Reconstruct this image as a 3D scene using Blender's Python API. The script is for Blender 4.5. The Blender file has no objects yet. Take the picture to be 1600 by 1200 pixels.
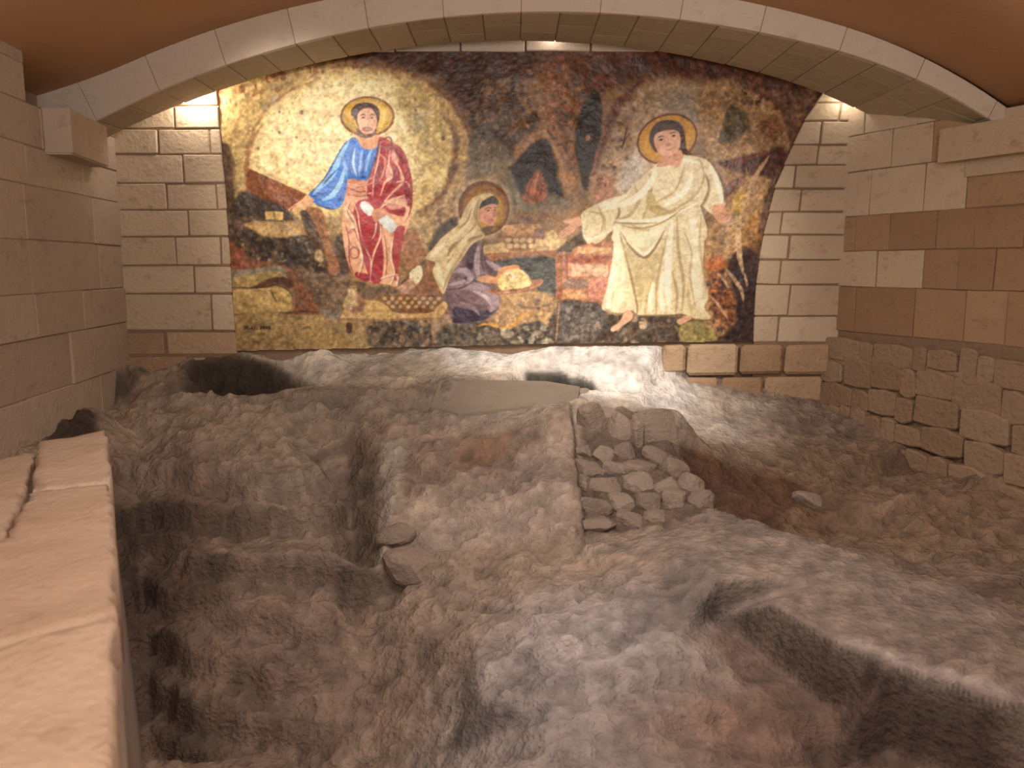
import bpy, bmesh, math, random
import numpy as np
from mathutils import Vector, Matrix
from mathutils.geometry import delaunay_2d_cdt

S = bpy.context.scene
COL = S.collection
random.seed(11)

# ---------------------------------------------------------------- camera
cam_d = bpy.data.cameras.new('camera'); cam = bpy.data.objects.new('camera', cam_d); COL.objects.link(cam)
S.camera = cam
cam.location = (0, 0, 1.65)
cam.rotation_euler = (math.radians(90) - math.atan(185 / 1250), 0, 0)
cam_d.sensor_width = 36; cam_d.lens = 36 * 1250 / 1600; cam_d.clip_start = .05
cam_d.dof.use_dof = True; cam_d.dof.focus_distance = 7.2; cam_d.dof.aperture_fstop = 2.2

# ---------------------------------------------------------------- world, lights, exposure
W = bpy.data.worlds.new('world'); S.world = W; W.use_nodes = True
W.node_tree.nodes['Background'].inputs[0].default_value = (.9, .62, .4, 1)
W.node_tree.nodes['Background'].inputs[1].default_value = .02
S.view_settings.view_transform = 'Standard'; S.view_settings.look = 'None'
S.view_settings.gamma = 1; S.view_settings.exposure = 0; S.view_settings.use_curve_mapping = False
def lamp(name, kind, loc, power, col, size=.1, aim=None, spot=None, blend=.6, size_y=None):
    d = bpy.data.lights.new(name, kind); o = bpy.data.objects.new(name, d); COL.objects.link(o)
    o.location = loc; d.energy = power; d.color = col
    if kind == 'AREA':
        d.size = size
        if size_y: d.shape = 'RECTANGLE'; d.size_y = size_y
    else: d.shadow_soft_size = size
    if aim is not None: o.rotation_euler = (Vector(aim) - Vector(loc)).to_track_quat('-Z', 'Y').to_euler()
    if kind == 'SPOT': d.spot_size = math.radians(spot); d.spot_blend = blend
    return o
WARM = (1.0, .95, .92); WHITE = (1.0, .93, .84)
# ceiling fittings of the visitors' side: over the pit (above the frame) and behind the camera; plus an added upward fill
lamp('ceiling_light', 'AREA', (.3, 3.7, 3.42), 52, WARM, 1.8, aim=(.5, 4.9, -.6), size_y=1.0).data.spread = math.radians(125)
lamp('ceiling_light', 'AREA', (-.9, 1.3, 3.2), 9, WARM, 1.0, aim=(-1.2, 2.6, .4), size_y=.8)
lamp('ceiling_light', 'AREA', (.2, -1.2, 2.9), 140, WARM, 1.8, aim=(.3, 6.5, 1.4))
lamp('ceiling_fill', 'AREA', (.3, .3, 1.9), 100, (1.0, .9, .8), 1.6, aim=(.3, 1.6, 4.5))  # added fill that washes the vault, no fitting stands here
# spots on the mosaic wall and on the rock under it
lamp('spot_light', 'SPOT', (.6, 4.9, 3.4), 330, WHITE, .08, aim=(.55, 7.45, .55), spot=48, blend=1)
lamp('spot_light', 'SPOT', (-2.0, 5.2, 3.1), 190, WHITE, .1, aim=(-1.6, 7.5, 2.3), spot=70, blend=1)
lamp('spot_light', 'SPOT', (2.2, 5.0, 3.0), 150, WHITE, .1, aim=(1.4, 7.5, 1.7), spot=62, blend=1)
# lamps hidden in the slot between the arch and the mosaic wall
lamp('slot_lamp', 'POINT', (-2.80, 7.35, 3.14), 15, WHITE, .04)
lamp('slot_lamp', 'POINT', (.35, 7.4, 3.68), 1.5, WHITE, .04)
lamp('slot_lamp', 'POINT', (2.95, 7.38, 3.12), 2.0, WHITE, .04)

# ---------------------------------------------------------------- materials
def s2l(c):
    c = np.array(c, float) / 255
    return np.where(c <= .04045, c / 12.92, ((c + .055) / 1.055) ** 2.4)
def rgba(c): return (*[float(v) for v in s2l(c)], 1)
def mat(name):
    m = bpy.data.materials.new(name); m.use_nodes = True
    n = m.node_tree; b = n.nodes['Principled BSDF']; b.inputs['Roughness'].default_value = .85
    b.inputs['Specular IOR Level'].default_value = .25
    return m, n, b
def nd(n, t, **k):
    x = n.nodes.new(t)
    for a, v in k.items(): setattr(x, a, v)
    return x
def stone_mat(name, cols, bump=.5, scale=3.0, rnd=True, dark=(110, 84, 58)):
    """pale limestone: tone differs per block, with stains, pits and grain"""
    m, n, b = mat(name); L = n.links.new
    tc = nd(n, 'ShaderNodeTexCoord'); geo = nd(n, 'ShaderNodeNewGeometry'); oi = nd(n, 'ShaderNodeObjectInfo')
    ramp = nd(n, 'ShaderNodeValToRGB'); cr = ramp.color_ramp
    while len(cr.elements) < len(cols): cr.elements.new(.5)
    for i, c in enumerate(cols): cr.elements[i].position = i / (len(cols) - 1); cr.elements[i].color = rgba(c)
    n1 = nd(n, 'ShaderNodeTexNoise'); n1.inputs['Scale'].default_value = scale; n1.inputs['Detail'].default_value = 8; n1.inputs['Roughness'].default_value = .62
    L(geo.outputs['Position'], n1.inputs['Vector'])
    ad = nd(n, 'ShaderNodeMath', operation='MULTIPLY_ADD'); ad.inputs[1].default_value = .55 if rnd else 0; 
    L(oi.outputs['Random'], ad.inputs[0])
    sc = nd(n, 'ShaderNodeMath', operation='MULTIPLY'); sc.inputs[1].default_value = .8 if not rnd else .45; L(n1.outputs['Fac'], sc.inputs[0]); L(sc.outputs[0], ad.inputs[2])
    L(ad.outputs[0], ramp.inputs['Fac'])
    n2 = nd(n, 'ShaderNodeTexNoise'); n2.inputs['Scale'].default_value = scale * 2.3; n2.inputs['Detail'].default_value = 9; n2.inputs['Roughness'].default_value = .7
    mp = nd(n, 'ShaderNodeMapping'); mp.inputs['Scale'].default_value = (1, 1, 1.7); L(geo.outputs['Position'], mp.inputs['Vector']); L(mp.outputs[0], n2.inputs['Vector'])
    r2 = nd(n, 'ShaderNodeValToRGB'); r2.color_ramp.elements[0].position = .55; r2.color_ramp.elements[1].position = .92
    L(n2.outputs['Fac'], r2.inputs['Fac'])
    mx = nd(n, 'ShaderNodeMix', data_type='RGBA'); L(r2.outputs['Color'], mx.inputs['Factor']); L(ramp.outputs['Color'], mx.inputs['A']); mx.inputs['B'].default_value = rgba(dark)
    L(mx.outputs['Result'], b.inputs['Base Color'])
    n3 = nd(n, 'ShaderNodeTexNoise'); n3.inputs['Scale'].default_value = 26; n3.inputs['Detail'].default_value = 7; L(geo.outputs['Position'], n3.inputs['Vector'])
    bp = nd(n, 'ShaderNodeBump'); bp.inputs['Strength'].default_value = bump; bp.inputs['Distance'].default_value = .02
    a3 = nd(n, 'ShaderNodeMath', operation='ADD'); L(n2.outputs['Fac'], a3.inputs[0]); L(n3.outputs['Fac'], a3.inputs[1]); L(a3.outputs[0], bp.inputs['Height'])
    L(bp.outputs['Normal'], b.inputs['Normal'])
    return m
M_BLOCK = stone_mat('limestone_blocks', [(178, 154, 128), (192, 170, 142), (204, 184, 158)])
M_BROWN = stone_mat('brown_limestone', [(138, 106, 80), (160, 128, 98), (180, 150, 118)], dark=(108, 76, 54))
M_RUBBLE = stone_mat('rubble_limestone', [(150, 118, 88), (182, 152, 120), (204, 180, 150)], .8, 5, dark=(100, 74, 54))
M_PIER = stone_mat('pier_limestone', [(162, 140, 120), (176, 156, 136), (188, 170, 148)], .4, 2.5, dark=(128, 106, 90))
M_LIME = stone_mat('lime_mortar', [(142, 120, 102), (156, 134, 114)], .5, 6, False, dark=(120, 98, 82))
M_FOOT = stone_mat('footing_stone', [(138, 112, 88), (154, 128, 102), (168, 144, 118)], .9, 6, dark=(100, 74, 54))
M_STONE = stone_mat('grey_brown_stone', [(126, 110, 96), (146, 128, 112), (168, 150, 134)], .9, 8, dark=(98, 82, 70))
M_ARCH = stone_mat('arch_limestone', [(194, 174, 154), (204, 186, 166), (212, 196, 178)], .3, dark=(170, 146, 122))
M_SOFF_SHADE = stone_mat('shaded_soffit_limestone', [(152, 134, 110), (166, 148, 122), (178, 160, 134)], .4, dark=(124, 104, 80))  # arch stone in a darker tone that holds the soffit's shade
M_GREY = stone_mat('grey_plaster', [(126, 112, 98), (140, 126, 110)], .5, 5, False, dark=(104, 90, 78))
M_SLAB = stone_mat('ledge_limestone', [(178, 150, 126), (198, 172, 148), (208, 186, 164)], .6, 2.5, dark=(150, 116, 88))
M_MORTAR = stone_mat('mortar', [(128, 104, 82), (146, 122, 98)], .6, 6, False, dark=(112, 86, 66))
M_CEMENT = stone_mat('cement', [(140, 126, 116), (160, 146, 134)], .4, 4, False, dark=(96, 80, 70))
M_PLASTER = stone_mat('ochre_plaster', [(196, 154, 118), (206, 164, 126)], .12, 1.2, False, dark=(188, 146, 110))
def attr_mat(name, bump, scale, rough, detail_amt=.35, spec=.25):
    m, n, b = mat(name); L = n.links.new
    b.inputs['Roughness'].default_value = rough; b.inputs['Specular IOR Level'].default_value = spec
    at_ = nd(n, 'ShaderNodeAttribute', attribute_name='col'); geo = nd(n, 'ShaderNodeNewGeometry')
    n1 = nd(n, 'ShaderNodeTexNoise'); n1.inputs['Scale'].default_value = scale; n1.inputs['Detail'].default_value = 9; n1.inputs['Roughness'].default_value = .7
    L(geo.outputs['Position'], n1.inputs['Vector'])
    mr = nd(n, 'ShaderNodeMapRange'); mr.inputs['From Min'].default_value = .25; mr.inputs['From Max'].default_value = .75
    mr.inputs['To Min'].default_value = 1 - detail_amt; mr.inputs['To Max'].default_value = 1 + detail_amt * .8
    L(n1.outputs['Fac'], mr.inputs['Value'])
    vm = nd(n, 'ShaderNodeVectorMath', operation='SCALE'); L(at_.outputs['Color'], vm.inputs[0]); L(mr.outputs[0], vm.inputs['Scale'])
    L(vm.outputs[0], b.inputs['Base Color'])
    if bump:
        n3 = nd(n, 'ShaderNodeTexNoise'); n3.inputs['Scale'].default_value = scale * 5; n3.inputs['Detail'].default_value = 6; L(geo.outputs['Position'], n3.inputs['Vector'])
        a3 = nd(n, 'ShaderNodeMath', operation='ADD'); L(n1.outputs['Fac'], a3.inputs[0]); L(n3.outputs['Fac'], a3.inputs[1])
        bp = nd(n, 'ShaderNodeBump'); bp.inputs['Strength'].default_value = bump; bp.inputs['Distance'].default_value = .045; L(a3.outputs[0], bp.inputs['Height'])
        L(bp.outputs['Normal'], b.inputs['Normal'])
    return m
M_ROCK = attr_mat('excavated_rock', .9, 6, .9)
M_MOSAIC = attr_mat('mosaic_tesserae', 0, 55, .42, .12, .4)

# ---------------------------------------------------------------- object helpers
def link_mesh(name, bm, m, parent=None, smooth=False):
    me = bpy.data.meshes.new(name); bm.to_mesh(me); bm.free(); me.materials.append(m)
    if smooth:
        for p in me.polygons: p.use_smooth = True
    o = bpy.data.objects.new(name, me); COL.objects.link(o)
    if parent: o.parent = parent
    return o
def info(o, label=None, cat=None, group=None, kind=None):
    for k, v in (('label', label), ('category', cat), ('group', group), ('kind', kind)):
        if v: o[k] = v
    return o
def empty(name, loc=(0, 0, 0)):
    o = bpy.data.objects.new(name, None); COL.objects.link(o); o.location = loc; o.empty_display_size = .1
    return o
def hexa(name, A, B, m, parent, bevel=.008, seg=1):
    """block from a back ring A and a front ring B (same number of corners)"""
    bm = bmesh.new(); N = len(A)
    a = [bm.verts.new(p) for p in A]; b = [bm.verts.new(p) for p in B]
    bm.faces.new(list(reversed(a))); f = bm.faces.new(b)
    for i in range(N): bm.faces.new([a[i], a[(i + 1) % N], b[(i + 1) % N], b[i]])
    bmesh.ops.recalc_face_normals(bm, faces=bm.faces[:])
    ed = list({e for e in f.edges} | {e for v in b for e in v.link_edges})
    if bevel: bmesh.ops.bevel(bm, geom=ed, offset=bevel, segments=seg, affect='EDGES', profile=.6, clamp_overlap=True)
    return link_mesh(name, bm, m, parent)
class Plane:
    """a wall plane: u along it, z up, d out of it towards the room"""
    def __init__(s, o, d, n): s.o, s.d, s.n = Vector(o), Vector(d).normalized(), Vector(n).normalized()
    def p(s, u, z, dd=0): return s.o + s.d * u + Vector((0, 0, z)) + s.n * dd
def block(pl, quad, m, parent, depth=.12, out=0, gap=.007, jit=.004, name="block", bevel=.008):
    c = Vector((sum(q[0] for q in quad) / len(quad), sum(q[1] for q in quad) / len(quad)))
    B, A = [], []
    o2 = out + random.uniform(-.006, .008)
    for q in quad:
        v = Vector(q) - c; L = v.length
        w = Vector((q[0] - math.copysign(gap, v.x), q[1] - math.copysign(gap, v.y))) + Vector((random.uniform(-jit, jit), random.uniform(-jit, jit)))
        B.append(pl.p(w.x, w.y, o2 + random.uniform(-.003, .003))); A.append(pl.p(w.x, w.y, out - depth))
    return hexa(name, A, B, m, parent, bevel)
def slab_wall(name, pl, poly, d0, d1, m, parent=None):
    return hexa(name, [pl.p(u, z, d0) for u, z in poly], [pl.p(u, z, d1) for u, z in poly], m, parent, 0)
MOSAIC_GAIN = 1.22
ROCK_GAIN = 1.15
# ---------------------------------------------------------------- mosaic picture (drawn as flat print on the mosaic wall)
MX0, MY0, MW, MH = 325, 66, 980, 500          # design sheet of the mosaic
rng = np.random.default_rng(7)
def vnoise(h, w, sx, sy, rg):
    gh, gw = int(h / sy) + 3, int(w / sx) + 3
    g = rg.random((gh, gw))
    y = np.arange(h) / sy; x = np.arange(w) / sx
    yi = y.astype(int); xi = x.astype(int); fy = y - yi; fx = x - xi
    fy = fy * fy * (3 - 2 * fy); fx = fx * fx * (3 - 2 * fx)
    a = g[yi][:, xi]; b = g[yi][:, xi + 1]; c_ = g[yi + 1][:, xi]; d = g[yi + 1][:, xi + 1]
    fx = fx[None]; fy = fy[:, None]
    return (a * (1 - fx) + b * fx) * (1 - fy) + (c_ * (1 - fx) + d * fx) * fy
def fbm(h, w, s, rg, n=4, asp=1.0, gain=.55):
    o = np.zeros((h, w)); a = 1; t = 0
    for i in range(n):
        o += a * vnoise(h, w, max(s * asp, 1.01), max(s, 1.01), rg); t += a; a *= gain; s /= 2
    return o / t * 2 - 1
IMG = np.zeros((MH, MW, 3)); IDS = np.zeros((MH, MW), np.int32)
YY, XX = np.mgrid[0:MH, 0:MW].astype(float); XX += MX0; YY += MY0
WX = fbm(MH, MW, 14, rng, 4); WY = fbm(MH, MW, 14, rng, 4)
NA = fbm(MH, MW, 40, rng, 5); NB = fbm(MH, MW, 9, rng, 3); NC = fbm(MH, MW, 24, rng, 4, 2.4); ND = fbm(MH, MW, 4, rng, 2)
CUR = [0]
FR = {0: (0, 0, 1), 1: (320, 60, 4), 2: (320, 300, 4), 3: (640, 60, 4.444), 4: (620, 260, 4), 5: (860, 80, 3.636), 6: (860, 300, 4)}
def tr(f, pts):
    ox, oy, s = FR[f]
    return np.array([(ox + x / s, oy + y / s) for x, y in pts], float)
def smooth(P, closed=True, n=5):
    out = []; N = len(P)
    rngi = range(N if closed else N - 1)
    for i in rngi:
        if closed: p0, p1, p2, p3 = P[i - 1], P[i], P[(i + 1) % N], P[(i + 2) % N]
        else: p0, p1, p2, p3 = P[max(i - 1, 0)], P[i], P[i + 1], P[min(i + 2, N - 1)]
        for k in range(n):
            t = k / n
            out.append(.5 * ((2 * p1) + (-p0 + p2) * t + (2 * p0 - 5 * p1 + 4 * p2 - p3) * t * t + (-p0 + 3 * p1 - 3 * p2 + p3) * t ** 3))
    if not closed: out.append(P[-1])
    return np.array(out)
def box(P, m):
    x0 = int(max(P[:, 0].min() - m - MX0, 0)); x1 = int(min(P[:, 0].max() + m - MX0 + 1, MW))
    y0 = int(max(P[:, 1].min() - m - MY0, 0)); y1 = int(min(P[:, 1].max() + m - MY0 + 1, MH))
    return slice(y0, y1), slice(x0, x1)
def inside(P, X, Y):
    m = np.zeros(X.shape, bool); N = len(P)
    for i in range(N):
        xa, ya = P[i]; xb, yb = P[(i + 1) % N]
        if ya == yb: continue
        m ^= ((ya > Y) != (yb > Y)) & (X < (xb - xa) * (Y - ya) / (yb - ya) + xa)
    return m
def distseg(P, X, Y):
    d = np.full(X.shape, 1e9); tt = np.zeros(X.shape); N = len(P) - 1
    for i in range(N):
        a = P[i]; v = P[i + 1] - a; L = v @ v + 1e-9
        t = np.clip(((X - a[0]) * v[0] + (Y - a[1]) * v[1]) / L, 0, 1)
        dd = np.hypot(X - a[0] - t * v[0], Y - a[1] - t * v[1])
        k = dd < d; d[k] = dd[k]; tt[k] = ((i + t) / N)[k]
    return d, tt
def comp(sl, m, col, var, alpha=1.0):
    col = np.array(col, float)
    c3 = col[None, None] * (1 + var * (NB[sl] * .8 + ND[sl] * .5 + NA[sl] * .4))[..., None]
    a = (m * alpha)[..., None]
    IMG[sl] = IMG[sl] * (1 - a) + c3 * a
def fill(f, pts, col, var=.12, rough=0, sm=True, alpha=1.0, soft=.8):
    P = tr(f, pts)
    if sm: P = smooth(P)
    sl = box(P, rough + soft * 2 + 2)
    X = XX[sl] + WX[sl] * rough; Y = YY[sl] + WY[sl] * rough
    ins = inside(P, X, Y)
    if soft > .05:
        d, _ = distseg(np.vstack([P, P[:1]]), X, Y)
        m = np.clip(.5 + np.where(ins, d, -d) / (2 * soft), 0, 1)
    else: m = ins.astype(float)
    comp(sl, m, col, var, alpha)
    if CUR[0] >= 0: IDS[sl][m * alpha > .5] = CUR[0]
def stroke(f, pts, w, col, alpha=.9, var=.1, rough=0, sm=True, taper=True, soft=.8):
    P = tr(f, pts)
    if sm and len(P) > 2: P = smooth(P, False, 4)
    sl = box(P, w + rough + soft * 2 + 2)
    X = XX[sl] + WX[sl] * rough; Y = YY[sl] + WY[sl] * rough
    d, t = distseg(P, X, Y)
    ww = w / 2 * (np.sin(np.pi * np.clip(t, .04, .96)) ** .5 if taper else 1)
    m = np.clip(.5 + (ww - d) / (2 * soft), 0, 1)
    comp(sl, m, col, var, alpha)
def ell(f, cx, cy, rx, ry, col, rot=0, **k):
    a = np.linspace(0, 2 * np.pi, 22, endpoint=False); c_, s_ = np.cos(rot), np.sin(rot)
    fill(f, [(cx + rx * np.cos(t) * c_ - ry * np.sin(t) * s_, cy + rx * np.cos(t) * s_ + ry * np.sin(t) * c_) for t in a], col, sm=False, **k)
def specks(f, pts, col, n, smin, smax, alpha=.7, seed=1):
    P = smooth(tr(f, pts)); r = np.random.default_rng(seed); k = 0
    lo, hi = P.min(0), P.max(0)
    while k < n:
        p = lo + r.random(2) * (hi - lo)
        k += 1
        if not inside(P, np.array([[p[0]]]), np.array([[p[1]]]))[0, 0]: continue
        s = smin + r.random() * (smax - smin)
        ell(0, p[0], p[1], s * (1 + r.random()), s, col, rot=r.random() * 3, alpha=alpha * (.5 + .5 * r.random()), rough=1.5)

# --- cave rock background
IMG[:] = (138, 104, 66)
IMG *= (1 + .22 * NA + .13 * NC + .1 * NB)[..., None]
CUR[0] = -1
fill(0, [(325, 60), (1305, 60), (1305, 200), (1240, 190), (1215, 150), (1100, 125), (1010, 120), (960, 135), (905, 170), (880, 130), (800, 125), (745, 190), (725, 190), (690, 145), (620, 112), (540, 108), (470, 112), (400, 128), (325, 160)], (96, 54, 30), .4, 8, soft=8)
fill(0, [(560, 66), (830, 66), (800, 150), (755, 200), (735, 215), (705, 160), (650, 120), (560, 100)], (72, 38, 22), .35, 6, soft=5, alpha=.8)
fill(0, [(960, 90), (1240, 90), (1240, 150), (1180, 132), (1100, 118), (1020, 112), (960, 125)], (84, 44, 26), .35, 5, soft=5, alpha=.8)
# pale haze of ochre on both sides
fill(0, [(340, 140), (450, 106), (560, 100), (660, 120), (720, 175), (745, 260), (735, 340), (690, 390), (640, 400), (560, 380), (480, 350), (360, 300)], (176, 146, 88), .16, 6, soft=10)
specks(0, [(400, 120), (520, 100), (640, 110), (560, 135), (450, 140), (350, 165), (345, 140)], (122, 66, 30), 90, 2, 6, .75, 3)
specks(0, [(345, 150), (450, 112), (520, 110), (440, 150), (350, 190)], (226, 190, 130), 60, 1.5, 4, .7, 4)
fill(0, [(343, 230), (362, 232), (368, 300), (358, 330), (350, 330)], (70, 44, 28), .4, 5, soft=3, alpha=.85)
# yellow oval behind the left figure
fill(0, [(386, 265), (392, 215), (420, 165), (470, 130), (540, 112), (610, 118), (660, 140), (697, 185), (708, 235), (700, 280), (670, 320), (610, 345), (520, 340), (440, 310), (395, 290)], (205, 174, 108), .1, 4, soft=6)
fill(0, [(400, 255), (410, 200), (450, 155), (510, 128), (590, 122), (630, 150), (650, 220), (640, 290), (560, 310), (480, 290), (420, 280)], (228, 204, 146), .09, 5, soft=14, alpha=.85)
fill(0, [(640, 130), (680, 165), (698, 215), (690, 260), (660, 300), (650, 220), (620, 160)], (178, 152, 88), .16, 4, soft=8, alpha=.75)
ell(0, 655, 190, 12, 18, (176, 166, 130), alpha=.6, rough=5, soft=5)
stroke(0, [(388, 300), (384, 260), (392, 215), (415, 175), (450, 145), (500, 122)], 5, (132, 84, 44), .65, rough=4, soft=2)
stroke(0, [(372, 300), (362, 240), (372, 190), (400, 160)], 4, (156, 112, 62), .5, rough=4, soft=2)
stroke(0, [(610, 112), (655, 125), (700, 165), (727, 225), (722, 290), (690, 335), (665, 352)], 10, (190, 150, 88), .75, rough=4, soft=3)
stroke(0, [(697, 183), (712, 215), (710, 260), (694, 300), (662, 328), (650, 330)], 11, (104, 66, 36), .75, .3, rough=5, soft=3)
stroke(0, [(500, 106), (580, 104), (640, 113), (690, 145), (722, 185), (735, 225)], 7, (112, 62, 34), .6, rough=4, soft=2)
specks(0, [(395, 255), (420, 170), (520, 125), (600, 125), (690, 180), (700, 260), (640, 330), (500, 300)], (120, 92, 40), 90, 1, 2.2, .6, 5)
specks(0, [(395, 255), (420, 170), (520, 125), (600, 125), (690, 180), (700, 260), (640, 330), (500, 300)], (246, 226, 176), 240, 1.5, 5, .45, 6)
specks(0, [(395, 255), (420, 170), (520, 125), (600, 125), (690, 180), (700, 260), (640, 330), (500, 300)], (176, 140, 70), 160, 1, 4, .4, 16)
for x, y, r in ((603, 465, 14), (470, 460, 8), (575, 620, 9), (468, 590, 9), (1490, 625, 13), (1320, 450, 8), (335, 690, 7)): ell(1, x, y, r, r * 1.1, (96, 76, 34), alpha=.7, rough=1)
# right of the oval: rock down to the lower middle
fill(0, [(700, 300), (735, 250), (742, 330), (720, 380), (665, 400), (650, 380), (660, 345)], (168, 136, 92), .2, 5, soft=5)
specks(0, [(660, 320), (720, 250), (735, 320), (700, 380), (650, 370)], (92, 62, 38), 40, 1, 4, .6, 8)
# central rocks, greys and reddish faces
fill(0, [(748, 140), (800, 125), (850, 190), (815, 230), (780, 260), (745, 250), (735, 215)], (104, 76, 50), .5, 8, soft=5)
fill(0, [(740, 205), (785, 195), (800, 225), (790, 262), (740, 275), (732, 250)], (86, 76, 66), .4, 6, soft=5, alpha=.9)
fill(0, [(838, 120), (880, 105), (900, 150), (915, 175), (905, 260), (880, 270), (850, 230), (845, 170)], (142, 84, 44), .3, 5, soft=5, alpha=.85)
stroke(0, [(862, 105), (870, 150), (868, 200), (880, 240)], 8, (120, 62, 36), .6, .3, 5, soft=3)
stroke(0, [(808, 110), (805, 150), (830, 190)], 6, (70, 60, 50), .5, .3, 5, soft=3)
fill(0, [(852, 185), (866, 205), (885, 235), (900, 290), (880, 300), (868, 250), (848, 218), (800, 262), (785, 278), (770, 272), (800, 235)], (168, 122, 76), .2, 4, soft=3)
fill(0, [(885, 195), (905, 180), (912, 250), (908, 285), (890, 260)], (150, 106, 64), .3, 4, soft=3, alpha=.7)
specks(0, [(745, 130), (900, 110), (905, 250), (800, 250), (740, 250)], (62, 40, 26), 130, 1, 5, .6, 9)
specks(0, [(745, 130), (900, 110), (905, 250), (800, 250), (740, 250)], (184, 146, 96), 110, 1, 4, .5, 10)
fill(3, [(1250, 370), (1320, 400), (1330, 620), (1280, 860), (1230, 1050), (1190, 980), (1150, 700), (1180, 520)], (48, 38, 30), .4, 3, soft=2)
ell(3, 1235, 690, 18, 22, (190, 120, 80), alpha=.8, rough=2)
stroke(3, [(880, 260), (900, 400), (930, 540), (905, 650), (800, 740), (690, 880)], 16, (172, 128, 82), .8, .25, 4, soft=3)
stroke(3, [(960, 300), (1000, 480), (1010, 640), (1080, 800), (1110, 960)], 20, (158, 108, 66), .75, .3, 4, soft=3)
stroke(3, [(1040, 330), (1060, 520), (1060, 680), (1120, 860)], 9, (120, 74, 44), .6, .3, 4, soft=2)
stroke(3, [(900, 560), (960, 700), (1040, 860), (1080, 1000)], 7, (190, 146, 98), .7, .2, 3, soft=2)
stroke(3, [(760, 420), (820, 520), (700, 680)], 7, (150, 112, 72), .6, .3, 4, soft=2)
stroke(3, [(680, 640), (760, 560), (860, 480), (900, 560)], 6, (146, 106, 66), .6, .3, 4, soft=2)
# smoky area over the woman
fill(3, [(400, 980), (430, 780), (560, 700), (680, 760), (740, 900), (760, 1080), (740, 1180), (640, 1000), (520, 950)], (122, 110, 84), .25, 4, soft=6, alpha=.85)
# hearth with fire
fill(3, [(920, 690), (990, 780), (1030, 960), (1060, 1080), (1040, 1160), (800, 1160), (740, 1060), (690, 920), (790, 800)], (48, 36, 30), .4, 3, soft=3)
fill(4, [(700, 230), (800, 200), (960, 180), (1060, 200), (1060, 260), (760, 285), (705, 270)], (128, 112, 84), .2, 3, soft=5, alpha=.9)
fill(3, [(690, 920), (720, 960), (770, 1090), (790, 1170), (720, 1150), (680, 1040)], (128, 120, 92), .2, 2, soft=3)
fill(3, [(890, 905), (930, 960), (955, 1060), (940, 1120), (860, 1140), (785, 1125), (800, 1060), (830, 980), (850, 960)], (150, 84, 52), .4, 3, soft=2)
fill(3, [(800, 1080), (870, 1050), (940, 1080), (930, 1120), (850, 1138), (790, 1122)], (176, 92, 46), .35, 2, soft=2)
stroke(3, [(860, 1100), (880, 1000), (895, 930)], 3, (216, 140, 90), .8, rough=2)
stroke(3, [(830, 1100), (835, 1030), (850, 990)], 2.5, (96, 52, 34), .8, rough=2)
stroke(3, [(905, 1090), (920, 1030), (905, 980)], 2.5, (96, 52, 34), .8, rough=2)
# grey-lilac ground behind the right figure
fill(5, [(480, 640), (400, 500), (450, 300), (560, 190), (700, 170), (850, 200), (860, 330), (800, 560), (560, 680), (440, 800), (250, 860), (230, 740), (300, 560), (380, 360), (420, 260)], (170, 140, 106), .14, 4, soft=6)
fill(5, [(420, 640), (470, 560), (520, 600), (560, 660), (450, 780), (380, 780)], (182, 174, 164), .08, 4, soft=8, alpha=.85)
fill(5, [(600, 330), (700, 230), (800, 250), (850, 330), (830, 400), (740, 350)], (150, 140, 124), .14, 4, soft=8, alpha=.75)
fill(5, [(250, 720), (340, 700), (370, 800), (300, 870), (240, 850)], (172, 112, 78), .14, 3, soft=5, alpha=.7)
stroke(5, [(250, 700), (300, 520), (350, 380), (420, 260), (520, 170)], 12, (92, 44, 32), .75, .3, 4, soft=4)
specks(5, [(260, 700), (380, 400), (480, 300), (440, 600), (330, 760)], (84, 48, 36), 60, 1, 3.5, .6, 12)
# cross-shaped mark and small letter
stroke(5, [(432, 440), (420, 500), (405, 555)], 2.2, (60, 38, 30), .95, soft=.5, taper=False)
stroke(5, [(385, 515), (425, 500), (455, 462)], 2, (60, 38, 30), .9, soft=.5)
ell(5, 400, 545, 14, 7, (60, 38, 30), rot=.6, alpha=.9, soft=.6)
# upper right rocks
fill(5, [(860, 200), (1050, 160), (1350, 180), (1480, 260), (1380, 480), (1280, 640), (1100, 620), (960, 620), (880, 500), (840, 330)], (160, 122, 80), .26, 6, soft=6)
fill(5, [(1020, 320), (1110, 350), (1130, 430), (1060, 500), (950, 520), (980, 400)], (92, 76, 52), .35, 4, soft=3)
stroke(5, [(1000, 330), (960, 440), (940, 540)], 3, (196, 156, 110), .7, rough=2)
fill(5, [(1290, 110), (1420, 150), (1530, 200), (1480, 290), (1400, 250), (1280, 230)], (124, 84, 52), .5, 5, soft=3, alpha=.8)
specks(5, [(1050, 240), (1300, 110), (1520, 190), (1440, 330), (1150, 320)], (66, 38, 26), 110, 1.5, 5, .7, 13)
specks(5, [(1100, 260), (1300, 200), (1460, 220), (1420, 330), (1150, 340)], (190, 156, 104), 80, 1.5, 4, .6, 14)
ell(5, 1250, 430, 70, 70, (122, 76, 46), alpha=.8, rough=5, soft=4, var=.3)
fill(5, [(950, 620), (1150, 590), (1320, 540), (1330, 640), (1260, 770), (1160, 800), (1100, 700), (1000, 660)], (82, 44, 32), .4, 4, soft=3)
stroke(5, [(1000, 640), (1130, 610), (1260, 560)], 4, (128, 60, 46), .7, rough=3, soft=1)
fill(5, [(1000, 760), (1080, 720), (1100, 800), (1060, 880), (1000, 850)], (110, 70, 56), .4, 4, soft=3)
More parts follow.
